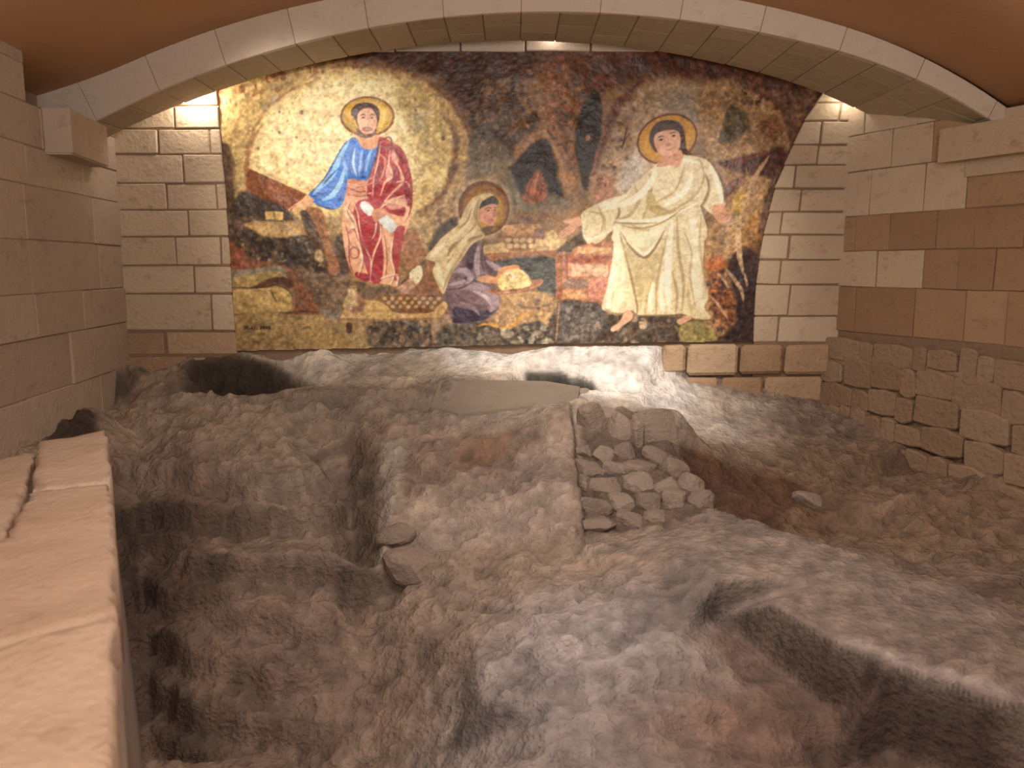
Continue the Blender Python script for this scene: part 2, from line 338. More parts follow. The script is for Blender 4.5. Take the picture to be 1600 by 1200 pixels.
# lower right: branches and flames
fill(0, [(1125, 330), (1165, 280), (1210, 290), (1195, 380), (1180, 400), (1180, 540), (1120, 540), (1095, 470), (1100, 380)], (162, 124, 80), .26, 5, soft=4)
fill(6, [(1180, 360), (1290, 330), (1275, 930), (1060, 930), (1150, 800), (1140, 600), (1100, 450)], (58, 40, 36), .4, 4, soft=4)
fill(6, [(1190, 200), (1330, 120), (1300, 330), (1200, 350), (1160, 300)], (150, 104, 48), .3, 4, soft=5, alpha=.8)
fill(6, [(980, 420), (1060, 400), (1110, 460), (1040, 500), (980, 500)], (182, 100, 46), .2, 3, soft=3)
fill(6, [(990, 510), (1080, 520), (1140, 640), (1150, 780), (1100, 840), (1030, 760), (990, 640)], (136, 78, 44), .4, 5, soft=4)
specks(6, [(980, 520), (1110, 520), (1150, 760), (1080, 880), (1000, 780)], (60, 36, 30), 70, 1, 4, .7, 15)
specks(6, [(980, 520), (1110, 520), (1150, 760), (1080, 880), (1000, 780)], (206, 120, 60), 40, 1, 3, .7, 17)
for pts, w in (([(1215, 10), (1175, 120), (1170, 300), (1185, 430), (1205, 510)], 9), ([(1090, 470), (1140, 530), (1190, 610), (1205, 680)], 6), ([(1040, 510), (1080, 550), (1110, 600)], 4), ([(990, 640), (1060, 720), (1110, 800)], 4), ([(1215, 500), (1225, 590)], 4)):
    stroke(6, pts, w, (196, 160, 116), .85, .2, 2)
stroke(5, [(1235, 600), (1180, 680), (1130, 790), (1090, 900)], 7, (186, 150, 110), .85, .2, 2)
stroke(5, [(1115, 660), (1110, 740), (1090, 800)], 5, (160, 126, 84), .8, .2, 2)
fill(5, [(1060, 800), (1110, 790), (1100, 860), (1070, 940), (1030, 900)], (178, 142, 62), .2, 2, soft=2)

fill(0, [(1150, 92), (1225, 104), (1296, 138), (1262, 185), (1236, 235), (1225, 190), (1200, 160), (1150, 130)], (88, 52, 34), .5, 5, soft=3, alpha=.75)
fill(0, [(1222, 250), (1240, 230), (1205, 320), (1192, 400), (1180, 400), (1195, 310)], (84, 54, 36), .4, 4, soft=2, alpha=.8)
# --- lower left: dark ground, beams, stones
fill(2, [(150, 60), (260, 60), (360, 60), (540, 130), (600, 230), (860, 420), (880, 520), (700, 540), (560, 470), (420, 430), (180, 400)], (74, 56, 40), .5, 5, soft=5)
specks(2, [(180, 250), (500, 260), (740, 330), (800, 480), (600, 520), (250, 420)], (38, 32, 26), 160, 1, 5, .75, 18)
specks(2, [(180, 250), (500, 260), (740, 330), (800, 480), (600, 520), (250, 420)], (168, 140, 100), 60, 1, 3, .6, 19)
fill(2, [(270, 190), (600, 180), (760, 160), (870, 160), (870, 250), (620, 270), (420, 290), (310, 240)], (166, 132, 78), .16, 2, soft=2)
fill(1, [(270, 810), (640, 975), (560, 1060), (490, 1085), (250, 985)], (126, 66, 30), .16, 1, sm=False)
fill(1, [(255, 960), (480, 1050), (520, 1100), (360, 1090), (170, 1080), (200, 1000)], (60, 44, 36), .5, 4, soft=3)
fill(2, [(380, 120), (490, 125), (492, 178), (382, 172)], (196, 160, 84), .12, 1, sm=False)
stroke(2, [(436, 122), (438, 175)], 1.5, (120, 90, 50), .8, sm=False)
stroke(1, [(255, 960), (262, 860), (275, 740), (300, 640), (360, 540)], 7, (150, 96, 52), .7, .2, 3, soft=2)
fill(2, [(630, 100), (740, 120), (780, 300), (850, 480), (780, 510), (720, 330), (640, 170)], (150, 98, 60), .22, 2, soft=1)
fill(2, [(600, 130), (650, 130), (740, 330), (770, 480), (700, 400), (640, 260)], (84, 60, 40), .35, 2, soft=2)
fill(2, [(700, 360), (740, 380), (740, 440), (690, 420)], (176, 146, 104), .2, 2, soft=2)
fill(2, [(860, 260), (900, 330), (900, 500), (850, 450), (820, 300)], (80, 58, 42), .4, 2, soft=2)
# beams and blocks right of the left figure
fill(2, [(1250, 170), (1410, 170), (1400, 240), (1250, 240)], (176, 146, 96), .15, 2, soft=2)
fill(2, [(1250, 245), (1330, 240), (1400, 400), (1270, 480), (1240, 360)], (158, 104, 66), .16, 1)
fill(2, [(1330, 240), (1420, 180), (1440, 330), (1400, 380)], (172, 142, 92), .18, 2, soft=2)
stroke(2, [(1380, 430), (1300, 510), (1210, 600)], 7, (96, 66, 40), .85, .2)
fill(4, [(200, 480), (260, 390), (360, 320), (390, 350), (280, 460), (210, 540)], (72, 60, 46), .4, 3, soft=3)
fill(2, [(1280, 510), (1350, 460), (1360, 540), (1310, 580)], (224, 206, 166), .1, 1)
fill(2, [(1230, 580), (1300, 540), (1320, 620), (1230, 640), (1190, 620)], (184, 140, 110), .2, 1)
# left lower bands
fill(2, [(170, 400), (300, 420), (520, 470), (640, 560), (740, 680), (700, 760), (560, 760), (560, 600), (420, 570), (180, 540)], (126, 76, 48), .25, 3, soft=3)
fill(2, [(150, 310), (240, 370), (270, 470), (170, 500)], (128, 68, 44), .3, 3, soft=2)
fill(2, [(170, 490), (300, 480), (430, 460), (500, 480), (510, 530), (330, 530), (180, 540)], (128, 116, 96), .2, 2, soft=2)
fill(2, [(170, 540), (290, 520), (350, 500), (460, 490), (480, 530), (380, 560), (310, 590), (175, 595)], (168, 140, 82), .16, 2, soft=1)
fill(2, [(310, 590), (390, 545), (480, 530), (560, 560), (540, 600), (440, 570), (330, 605)], (92, 54, 34), .3, 2, soft=1.5)
fill(2, [(172, 615), (400, 600), (430, 590), (520, 610), (555, 660), (550, 750), (400, 750), (185, 755)], (176, 146, 84), .14, 1.5, soft=1)
stroke(2, [(172, 595), (300, 600), (400, 590), (430, 578), (480, 590), (545, 640), (556, 740)], 2.5, (72, 46, 30), .85, sm=True)
stroke(2, [(415, 610), (430, 650), (452, 685)], 2.5, (70, 52, 32), .9)
stroke(2, [(560, 580), (640, 620), (700, 720)], 6, (150, 88, 58), .6, .3, 3, soft=3)
stroke(2, [(180, 765), (400, 765), (560, 750), (720, 748)], 5, (92, 54, 38), .8, .3, 2)
fill(2, [(190, 775), (560, 760), (840, 790), (1000, 810), (1050, 980), (620, 985), (200, 1000)], (158, 128, 78), .16, 3, soft=2)
fill(2, [(720, 720), (840, 720), (850, 790), (740, 780)], (120, 108, 88), .2, 3, soft=3)
stroke(2, [(600, 860), (640, 845), (670, 855)], 2.5, (84, 76, 66), .8)
stroke(2, [(240, 910), (420, 915), (520, 890), (640, 900)], 3, (132, 100, 62), .6, rough=3)
stroke(2, [(360, 950), (440, 935), (640, 950)], 3, (132, 100, 62), .5, rough=3)
# writing at lower left
for k, (x, ch) in enumerate(((246, 'i'), (258, 'x'), (280, '.'), (292, 'c'), (310, 'i'), (326, '.'), (346, '2'), (364, '0'), (382, '0'), (400, '5'))):
    G = {'i': [[(3, 0), (3, 18)]], 'x': [[(0, 0), (12, 18)], [(12, 0), (0, 18)]], 'c': [[(12, 2), (2, 4), (2, 14), (12, 17)]], '.': [[(3, 15), (5, 18)]],
         '2': [[(1, 3), (12, 2), (12, 8), (1, 17), (13, 17)]], '0': [[(6, 1), (12, 8), (7, 17), (1, 9), (6, 1)]], '5': [[(12, 1), (2, 1), (2, 8), (12, 10), (10, 17), (1, 17)]]}[ch]
    for g in G: stroke(2, [(x + a, 838 + b) for a, b in g], 1.5, (46, 32, 22), .95, sm=False, taper=False, soft=.5)
# dark ground bottom middle
fill(2, [(560, 470), (760, 520), (930, 560), (1160, 590), (1180, 650), (880, 660), (870, 720), (740, 720)], (108, 84, 60), .35, 4, soft=3)
stroke(2, [(930, 540), (1050, 570), (1190, 580)], 5, (150, 112, 64), .8, .2, 2)
# bench with jar and bowl
fill(2, [(1050, 800), (1560, 760), (1600, 900), (1560, 950), (1400, 970), (1060, 975)], (96, 80, 62), .4, 5, soft=3)
specks(2, [(1060, 810), (1550, 800), (1550, 950), (1060, 970)], (44, 38, 34), 90, 1, 4, .7, 20)
specks(2, [(1060, 810), (1550, 800), (1550, 950), (1060, 970)], (178, 146, 112), 60, 1, 4, .6, 21)
fill(2, [(1420, 800), (1540, 760), (1550, 880), (1440, 940)], (152, 124, 92), .15, 1)
fill(2, [(905, 675), (1550, 685), (1480, 775), (1470, 800), (850, 800), (850, 780)], (196, 158, 96), .1, 1, sm=False)
stroke(2, [(845, 795), (1100, 800), (1475, 790)], 4, (150, 112, 66), .9, sm=False, taper=False)
stroke(2, [(1475, 790), (1550, 690)], 3, (160, 120, 70), .8, sm=False, taper=False)
fill(2, [(885, 820), (920, 820), (920, 870), (905, 885), (888, 870)], (84, 52, 40), .2)
fill(2, [(900, 595), (950, 590), (955, 630), (1000, 690), (990, 740), (930, 755), (880, 735), (868, 690), (895, 640)], (182, 152, 106), .12)
fill(2, [(945, 620), (1000, 690), (990, 740), (930, 755), (910, 740), (960, 700)], (146, 100, 76), .15, soft=2)
ell(2, 925, 598, 26, 8, (150, 118, 76))
fill(2, [(1090, 650), (1480, 650), (1450, 720), (1400, 755), (1200, 755), (1150, 720)], (128, 84, 46), .15)
for r_ in range(3):
    for k in range(8 - r_):
        ell(2, 1125 + r_ * 26 + k * 48, 665 + r_ * 26, 13, 12, (206, 172, 116), alpha=.85, soft=.8)
# jug handle (brown flask) behind bowl
fill(2, [(1380, 425), (1440, 425), (1425, 480), (1440, 560), (1480, 630), (1290, 630), (1340, 570), (1370, 500)], (142, 92, 54), .12)
stroke(2, [(1400, 440), (1395, 520), (1360, 600)], 4, (164, 114, 70), .7, soft=2)

# --- bench right of the woman, bowl, brick stove
fill(4, [(545, 500), (660, 470), (700, 380), (900, 400), (1060, 460), (1000, 520), (560, 550)], (198, 164, 108), .12, 1, soft=1.5)
fill(4, [(560, 545), (1000, 520), (1060, 465), (1110, 500), (1130, 560), (990, 575), (600, 600)], (158, 104, 66), .14, 1, soft=1)
fill(4, [(600, 590), (1000, 575), (1005, 830), (900, 800), (840, 700), (660, 640)], (74, 74, 68), .35, 2, soft=2)
fill(4, [(990, 560), (1060, 560), (1050, 760), (1020, 830), (995, 830)], (152, 98, 66), .14, 1, sm=False)
fill(4, [(740, 320), (830, 310), (880, 370), (860, 400), (740, 400), (690, 370)], (128, 96, 72), .25, 2)
fill(4, [(665, 425), (860, 420), (855, 500), (820, 530), (720, 530), (680, 500)], (146, 100, 58), .12)
for r_ in range(2):
    for k in range(4): ell(4, 700 + k * 44 + r_ * 6, 462 + r_ * 36, 19, 16, (206, 178, 130), alpha=.85)
stroke(4, [(668, 425), (860, 420)], 5, (176, 132, 80), .9, taper=False)
fill(4, [(680, 370), (880, 360), (885, 410), (680, 415)], (186, 140, 92), .16, 1)
fill(4, [(860, 390), (920, 390), (920, 450), (870, 450)], (132, 96, 78), .25, 2)
fill(4, [(925, 450), (975, 395), (1010, 450), (1000, 490), (930, 490)], (214, 182, 124), .1, 1)
fill(4, [(1000, 520), (1080, 460), (1180, 400), (1200, 480), (1100, 550), (1010, 560)], (84, 70, 50), .3, 2, soft=2)
# bricks
fill(6, [(40, 390), (120, 380), (170, 340), (390, 320), (400, 560), (330, 700), (250, 690), (60, 690), (50, 610)], (176, 116, 82), .14, 1, soft=1)
for x0, y0, x1, y1, cc in ((170, 345, 380, 385, (212, 160, 112)), (100, 400, 370, 445, (152, 82, 56)), (130, 455, 360, 525, (206, 158, 126)), (85, 545, 240, 600, (136, 108, 92)), (60, 612, 220, 665, (196, 140, 88)), (240, 540, 350, 690, (190, 120, 96)), (40, 400, 75, 680, (150, 92, 60))):
    fill(6, [(x0, y0), (x1, y0), (x1, y1), (x0, y1)], cc, .16, 1.5, sm=False, soft=1.2)
stroke(6, [(100, 400), (105, 540)], 3, (132, 78, 54), .8, taper=False)
# carpet / mat in front of the woman
fill(4, [(640, 800), (860, 780), (1010, 840), (1015, 1090), (900, 1060), (760, 1000), (620, 990), (560, 960), (640, 880)], (176, 138, 92), .16, 2, soft=2)
stroke(4, [(760, 860), (850, 890), (1000, 850)], 3, (112, 88, 80), .6, .3, 3)
ell(4, 880, 845, 22, 22, (104, 92, 92), alpha=.7, rough=3, soft=2)
ell(4, 775, 865, 22, 10, (104, 92, 92), alpha=.7, rough=3, soft=2)
stroke(4, [(755, 885), (850, 880), (960, 905), (1010, 870)], 2.5, (130, 92, 64), .7, rough=2)
fill(4, [(300, 990), (520, 980), (740, 1000), (860, 960), (960, 1020), (1010, 1090), (1000, 1120), (300, 1130)], (98, 86, 68), .4, 4, soft=3)
specks(4, [(320, 1000), (520, 980), (740, 1020), (860, 960), (1000, 1060), (1000, 1120), (320, 1125)], (46, 42, 38), 120, 1, 4, .7, 22)
specks(4, [(540, 1000), (740, 1020), (860, 960), (1000, 1060), (1000, 1120), (560, 1110)], (190, 176, 150), 40, 1, 5, .7, 23)
stroke(4, [(510, 995), (570, 985), (680, 1005), (740, 985), (780, 935), (850, 925)], 6, (206, 150, 62), .95, .12)
stroke(4, [(860, 920), (885, 960)], 5, (130, 100, 70), .8)
# dark rock below the right figure
fill(6, [(60, 690), (250, 690), (340, 740), (460, 790), (560, 770), (800, 780), (900, 820), (1060, 900), (1060, 940), (50, 945)], (82, 66, 50), .4, 3, soft=2)
fill(6, [(60, 700), (200, 690), (300, 700), (330, 800), (300, 900), (60, 930)], (92, 82, 74), .45, 4, soft=3)
specks(6, [(60, 700), (300, 700), (800, 790), (1000, 930), (60, 940)], (48, 40, 36), 130, 1, 4, .6, 24)
specks(6, [(60, 700), (300, 700), (800, 790), (1000, 930), (60, 940)], (170, 150, 122), 60, 1, 4, .6, 25)
fill(6, [(810, 840), (880, 810), (980, 830), (1040, 930), (830, 935)], (150, 134, 74), .2, 2, soft=1.5)
fill(6, [(555, 810), (600, 812), (600, 850), (560, 850)], (176, 146, 118), .1, 2)
fill(6, [(40, 935), (60, 690), (52, 690), (30, 935)], (176, 128, 84), .1, 1, sm=False)

# ================= bearded figure
ell(1, 1018, 490, 178, 132, (236, 214, 160), alpha=.55, soft=3)
CUR[0] = 2
ell(1, 1018, 490, 171, 127, (116, 72, 30), soft=.8, var=.1)
ell(1, 1018, 488, 157, 114, (182, 142, 40), soft=.8, var=.12)
ell(1, 1030, 480, 118, 88, (206, 170, 70), soft=2.5, var=.12)
stroke(1, [(1095, 430), (1125, 500), (1085, 590)], 3, (236, 206, 110), .6, soft=2)
CUR[0] = 1
# brown sash area and lower robe
fill(1, [(890, 870), (1060, 880), (1080, 960), (1060, 1010), (880, 1000)], (188, 122, 88), .1)
fill(2, [(885, 30), (1060, 40), (1230, 60), (1290, 130), (1230, 330), (1215, 450), (1200, 585), (1150, 580), (1020, 560), (945, 530), (910, 480), (880, 380), (860, 240), (866, 110)], (214, 160, 124), .1, sm=True)
# mantle
fill(1, [(1085, 620), (1170, 650), (1240, 700), (1280, 810), (1300, 920), (1295, 1050), (1260, 1110), (1180, 1100), (1090, 1060), (1020, 1000), (1025, 880), (1055, 760)], (150, 36, 42), .12)
fill(2, [(1040, 40), (1100, 60), (1120, 130), (1100, 240), (1120, 400), (1100, 560), (1040, 555), (1000, 440), (960, 300), (930, 140), (960, 60)], (156, 44, 50), .14, soft=1)
fill(2, [(1180, 240), (1250, 220), (1230, 360), (1215, 460), (1205, 560), (1180, 520), (1170, 380)], (158, 56, 52), .14, soft=1.2)
fill(2, [(950, 500), (1030, 520), (1020, 560), (945, 530)], (150, 40, 46), .14)
for f, pts, w, cc in (
    (1, [(1100, 650), (1085, 760), (1060, 880), (1050, 990)], 4.5, (228, 186, 150)),
    (1, [(1085, 720), (1130, 760), (1110, 850), (1085, 900)], 7, (196, 128, 108)),
    (1, [(1120, 640), (1200, 680), (1235, 740)], 5, (206, 140, 112)),
    (1, [(1160, 700), (1150, 790), (1180, 860), (1130, 900), (1100, 980)], 6, (222, 178, 146)),
    (1, [(1195, 770), (1225, 830), (1240, 890), (1180, 900)], 6, (232, 196, 164)),
    (1, [(1240, 750), (1255, 830), (1220, 860)], 4, (176, 60, 58)),
    (1, [(1110, 1040), (1180, 960), (1260, 900), (1290, 960)], 6, (214, 164, 132)),
    (1, [(1100, 1060), (1170, 1010), (1270, 1000), (1280, 1060)], 8, (226, 186, 152)),
    (2, [(1130, 60), (1230, 70), (1270, 110), (1240, 180)], 9, (230, 196, 160)),
    (2, [(1110, 90), (1180, 50), (1280, 10)], 5, (222, 180, 146)),
    (2, [(900, 60), (880, 130), (930, 210), (890, 260)], 8, (228, 196, 162)),
    (2, [(890, 100), (940, 180), (960, 300), (985, 420), (960, 520)], 6, (236, 206, 172)),
    (2, [(930, 60), (960, 140), (975, 260), (1010, 360), (1040, 430), (1035, 550)], 4, (232, 200, 168)),
    (2, [(1020, 60), (1070, 140), (1070, 240), (1050, 290)], 5, (226, 180, 150)),
    (2, [(1095, 190), (1100, 280), (1060, 380), (1040, 470)], 5, (226, 190, 156)),
    (2, [(1110, 250), (1130, 400), (1120, 520)], 6, (220, 168, 138)),
    (2, [(1180, 260), (1165, 400), (1185, 500), (1160, 580)], 5, (232, 206, 180)),
    (2, [(1100, 540), (1200, 520), (1200, 580)], 6, (226, 202, 182)),
    (2, [(890, 290), (910, 330), (950, 340)], 4, (236, 208, 172)),
    (2, [(905, 370), (920, 410), (955, 405), (960, 360), (925, 345), (905, 370)], 2.5, (160, 80, 66)),
    (2, [(890, 260), (930, 230), (960, 310)], 2, (164, 90, 74)),
    (2, [(880, 200), (900, 300), (905, 440), (930, 510)], 2, (176, 96, 78)),
    (2, [(940, 130), (965, 250), (1000, 350), (1020, 450)], 2.5, (150, 50, 52)),
    (1, [(895, 900), (950, 925), (1060, 905)], 3, (226, 180, 146)),
    (1, [(890, 930), (970, 960), (1060, 935)], 3, (130, 70, 56)),
    (1, [(890, 965), (960, 985), (1050, 965)], 3, (220, 168, 132)),
    (1, [(1055, 870), (1015, 900), (1010, 1000)], 4, (206, 150, 120)),
    (1, [(1165, 700), (1160, 620), (1090, 640)], 2, (110, 26, 34))):
    stroke(f, pts, w * .72, cc, .85, .12)
    stroke(f, [(x + w * 1.9, y + 3) for x, y in pts], 1.3, (112, 30, 36), .75)
for P_ in ([(1150, 660), (1220, 700), (1250, 780), (1215, 770), (1170, 720)], [(1200, 800), (1220, 860), (1190, 900), (1175, 850)], [(1245, 900), (1290, 950), (1285, 1050), (1255, 1000)], [(1090, 780), (1120, 800), (1100, 870), (1080, 960), (1060, 920)], [(1150, 920), (1190, 900), (1140, 970), (1110, 1010)], [(1190, 1060), (1240, 1080), (1210, 1110)]):
    fill(1, P_, (116, 20, 30), .15, soft=1.2, alpha=.8)
for P_ in ([(1180, 700), (1215, 760), (1195, 790), (1165, 740)], [(1150, 780), (1175, 850), (1150, 900), (1130, 840)], [(1225, 840), (1250, 880), (1225, 900)], [(1130, 1030), (1200, 1000), (1270, 1020), (1230, 1060), (1160, 1070)]):
    fill(1, P_, (222, 184, 154), .1, soft=1.2, alpha=.7)
# blue tunic and sleeve
fill(1, [(940, 620), (1000, 680), (1080, 660), (1085, 700), (1060, 780), (1020, 880), (980, 888), (900, 880), (885, 960), (860, 1040), (810, 1070), (760, 1060), (700, 1040), (650, 980), (730, 900), (800, 780), (850, 690), (900, 640)], (56, 112, 200), .1)
for pts, w, cc in (([(900, 650), (850, 730), (800, 850), (720, 930), (680, 980)], 9, (134, 184, 228)), ([(880, 800), (850, 900), (800, 980), (740, 1010)], 8, (150, 196, 236)),
                   ([(860, 720), (880, 800), (890, 870)], 5, (116, 160, 214)), ([(940, 690), (930, 780), (950, 860)], 4, (176, 206, 232)), ([(985, 700), (975, 780), (965, 860)], 4, (128, 172, 222)),
                   ([(1050, 690), (1020, 760), (1010, 830)], 5, (128, 178, 228)), ([(920, 720), (905, 800), (920, 860)], 2.5, (44, 76, 150)), ([(960, 720), (955, 800), (960, 850)], 2, (52, 86, 158)),
                   ([(1000, 720), (995, 800), (985, 870)], 3, (40, 72, 150)), ([(830, 820), (780, 870), (740, 920)], 2.5, (40, 72, 150)), ([(780, 960), (700, 985), (660, 980)], 2, (38, 60, 120)),
                   ([(885, 880), (870, 960), (810, 1060)], 4, (44, 84, 164)), ([(700, 1035), (760, 1060), (820, 1068)], 3, (38, 52, 96)), ([(1085, 660), (1075, 730), (1050, 800), (1020, 880)], 2.5, (36, 38, 66)),
                   ([(890, 640), (850, 700), (790, 810), (730, 900), (650, 980)], 1.8, (46, 60, 110)), ([(980, 866), (1010, 866)], 5, (38, 62, 132))):
    stroke(1, pts, w, cc, .88, .1)
# hands, scroll
fill(1, [(520, 1070), (560, 1040), (610, 1010), (650, 985), (690, 1010), (670, 1030), (640, 1045), (630, 1075), (612, 1070), (612, 1045), (580, 1055), (560, 1085), (545, 1085), (550, 1060), (530, 1080)], (214, 160, 118), .1, sm=False)
stroke(1, [(530, 1078), (570, 1045), (620, 1022)], 1.3, (140, 88, 60), .7)
fill(1, [(985, 1020), (1010, 1022), (1062, 1075), (1030, 1110), (975, 1060), (972, 1035)], (196, 208, 206), .06)
fill(1, [(1110, 1110), (1140, 1105), (1200, 1170), (1180, 1210), (1160, 1212), (1085, 1140)], (196, 208, 206), .06)
stroke(1, [(985, 1030), (1040, 1085)], 1.5, (236, 240, 236), .8); stroke(1, [(1120, 1125), (1185, 1190)], 1.5, (236, 240, 236), .8)
fill(1, [(1050, 1080), (1100, 1060), (1140, 1080), (1130, 1110), (1095, 1130), (1070, 1150), (1050, 1120)], (196, 136, 100), .12)
for k in range(3): stroke(1, [(1060 + k * 14, 1100 + k * 8), (1100 + k * 12, 1085 + k * 10)], 1.2, (130, 80, 58), .7)
# neck and head
fill(1, [(960, 610), (1080, 600), (1085, 640), (1075, 680), (1040, 695), (990, 685), (960, 640)], (206, 146, 108), .1)
fill(1, [(915, 470), (930, 430), (970, 405), (1030, 405), (1075, 425), (1095, 470), (1085, 530), (1070, 570), (1060, 600), (985, 600), (945, 520)], (70, 48, 40), .15)
fill(1, [(955, 490), (985, 446), (1040, 440), (1070, 480), (1078, 530), (1068, 575), (1030, 605), (985, 595), (962, 550)], (216, 162, 134), .07)
fill(1, [(950, 560), (975, 585), (1010, 600), (1050, 590), (1072, 560), (1070, 600), (1030, 622), (980, 620), (955, 600)], (104, 76, 64), .15)
fill(1, [(985, 560), (1020, 552), (1050, 562), (1045, 580), (995, 582)], (136, 98, 82), .1)
stroke(1, [(1000, 572), (1022, 574), (1040, 570)], 1.6, (176, 96, 80), .9)
for x in (992, 1046):
    stroke(1, [(x - 16, 484), (x, 476), (x + 16, 484)], 1.6, (60, 40, 34), .95)
    ell(1, x, 497, 10, 5, (64, 42, 36), alpha=.9, soft=.5)
stroke(1, [(1022, 490), (1026, 530), (1014, 545), (1034, 546)], 1.3, (150, 90, 70), .8)
stroke(1, [(1000, 455), (1030, 450)], 2, (226, 176, 146), .8)
stroke(1, [(1055, 500), (1058, 540)], 2.5, (226, 170, 140), .7)
ell(1, 925, 500, 8, 14, (186, 126, 100))

# ================= kneeling figure
CUR[0] = -1
ell(4, 545, 262, 178, 188, (206, 190, 158), alpha=.6, soft=4)
CUR[0] = 4
ell(4, 545, 262, 162, 172, (112, 70, 28), soft=.8)
ell(4, 550, 265, 140, 150, (146, 100, 34), soft=1.5, var=.14)
ell(4, 560, 275, 108, 120, (176, 138, 56), soft=2, var=.14)
CUR[0] = 3
# purple robe
fill(4, [(420, 500), (520, 450), (545, 540), (600, 600), (650, 630), (640, 680), (560, 700), (620, 760), (650, 850), (600, 930), (500, 975), (360, 975), (340, 880), (290, 830), (300, 760), (360, 650)], (120, 96, 102), .12)
fill(4, [(360, 880), (480, 900), (600, 900), (560, 950), (470, 975), (360, 978), (350, 940)], (58, 44, 60), .2, soft=1.5)
fill(4, [(430, 520), (500, 480), (490, 580), (470, 660), (500, 730), (420, 740), (440, 640)], (70, 52, 58), .2, soft=1.5)
fill(4, [(540, 560), (600, 640), (590, 670), (560, 650)], (84, 60, 66), .2, soft=1.5)
for pts, w, cc in (([(360, 660), (420, 650), (460, 690), (440, 740)], 10, (166, 148, 158)), ([(330, 740), (420, 720), (480, 700)], 6, (176, 160, 166)), ([(510, 500), (500, 600), (510, 690)], 9, (168, 150, 158)),
                   ([(560, 590), (620, 630), (650, 640)], 9, (178, 160, 168)), ([(380, 760), (480, 750), (570, 790), (620, 850), (590, 900)], 16, (158, 138, 146)), ([(480, 780), (560, 820), (590, 870)], 6, (188, 170, 176)),
                   ([(370, 800), (440, 860), (560, 880)], 8, (96, 74, 78)), ([(400, 850), (470, 880), (520, 930)], 6, (138, 118, 122)), ([(360, 700), (400, 690), (450, 720)], 3, (84, 62, 70)),
                   ([(390, 630), (430, 620), (450, 600)], 4, (80, 60, 66)), ([(540, 480), (530, 580), (550, 660)], 3, (72, 50, 56)), ([(310, 770), (400, 760), (480, 720)], 3, (86, 64, 72)), ([(310, 790), (330, 880), (350, 960)], 5, (98, 78, 86))):
    stroke(4, pts, w, cc, .85, .1)
# veil
fill(4, [(560, 168), (610, 180), (570, 195), (530, 230), (510, 290), (515, 360), (545, 420), (540, 450), (470, 490), (400, 590), (340, 680), (310, 760), (290, 800), (260, 750), (225, 660), (240, 600), (180, 575), (230, 510), (290, 440), (370, 375), (395, 340), (430, 260), (480, 195)], (206, 186, 142), .08)
for pts, w, cc in (([(540, 180), (480, 240), (450, 330), (410, 400), (330, 460)], 7, (228, 212, 170)), ([(520, 200), (490, 280), (495, 350)], 5, (170, 144, 96)), ([(470, 260), (440, 340), (390, 390)], 3, (150, 124, 80)),
                   ([(500, 350), (450, 420), (370, 490), (310, 560)], 4, (160, 134, 90)), ([(530, 440), (460, 470), (400, 560), (330, 680), (290, 770)], 5, (170, 148, 106)), ([(300, 470), (250, 530), (210, 570)], 8, (226, 210, 170)),
                   ([(380, 470), (340, 510), (320, 560)], 5, (140, 112, 70)), ([(260, 620), (270, 690), (290, 750)], 9, (232, 218, 180)), ([(360, 560), (320, 640), (300, 700)], 6, (228, 212, 172)), ([(490, 400), (440, 440), (400, 480)], 7, (228, 212, 170)),
                   ([(540, 430), (470, 450), (440, 470)], 3, (140, 112, 72)), ([(510, 240), (500, 320), (530, 400)], 2.5, (140, 112, 76))):
    stroke(4, pts, w, cc, .85, .08)
fill(4, [(560, 205), (600, 185), (635, 215), (630, 240), (590, 235), (550, 260), (515, 270), (530, 225)], (60, 60, 54), .15)
fill(4, [(545, 380), (600, 370), (590, 400), (550, 415), (525, 400)], (96, 74, 50), .15, soft=1.5)
fill(4, [(515, 270), (560, 245), (600, 235), (625, 250), (625, 300), (620, 345), (595, 372), (560, 365), (525, 345), (512, 310)], (212, 152, 126), .09)
stroke(4, [(530, 280), (540, 330), (560, 360)], 3.5, (230, 178, 150), .7, soft=1.5)
stroke(4, [(552, 268), (575, 258), (590, 266)], 1.5, (70, 50, 46), .9); ell(4, 572, 277, 10, 5, (60, 44, 44), alpha=.9, soft=.5)
stroke(4, [(605, 258), (622, 258)], 1.3, (70, 50, 46), .9); ell(4, 613, 274, 6, 4, (60, 44, 44), alpha=.9, soft=.5)
stroke(4, [(597, 270), (608, 308), (592, 314)], 1.3, (160, 100, 80), .8)
stroke(4, [(578, 338), (595, 334), (608, 338)], 2, (176, 84, 76), .9)
ell(4, 545, 320, 12, 12, (222, 140, 122), alpha=.6, soft=2)
# forearms, dough, tray
CUR[0] = -1
fill(4, [(560, 770), (700, 755), (840, 710), (915, 710), (880, 760), (760, 790), (620, 800)], (158, 108, 76), .12)
stroke(4, [(600, 790), (760, 780), (880, 745), (912, 715)], 3, (196, 140, 100), .8)
CUR[0] = 3
fill(4, [(500, 700), (560, 680), (620, 690), (640, 640), (700, 620), (750, 615), (770, 640), (730, 670), (700, 690), (650, 730), (580, 730), (520, 720)], (204, 146, 104), .1, sm=True)
CUR[0] = -1
fill(4, [(640, 690), (690, 650), (760, 640), (820, 680), (840, 740), (780, 760), (660, 770), (635, 740)], (218, 196, 128), .1, 1.5)
fill(4, [(670, 680), (710, 660), (740, 690), (700, 705)], (244, 236, 206), .06)
specks(4, [(660, 680), (760, 650), (830, 700), (820, 750), (660, 765)], (182, 150, 84), 25, 1, 3, .7, 26)

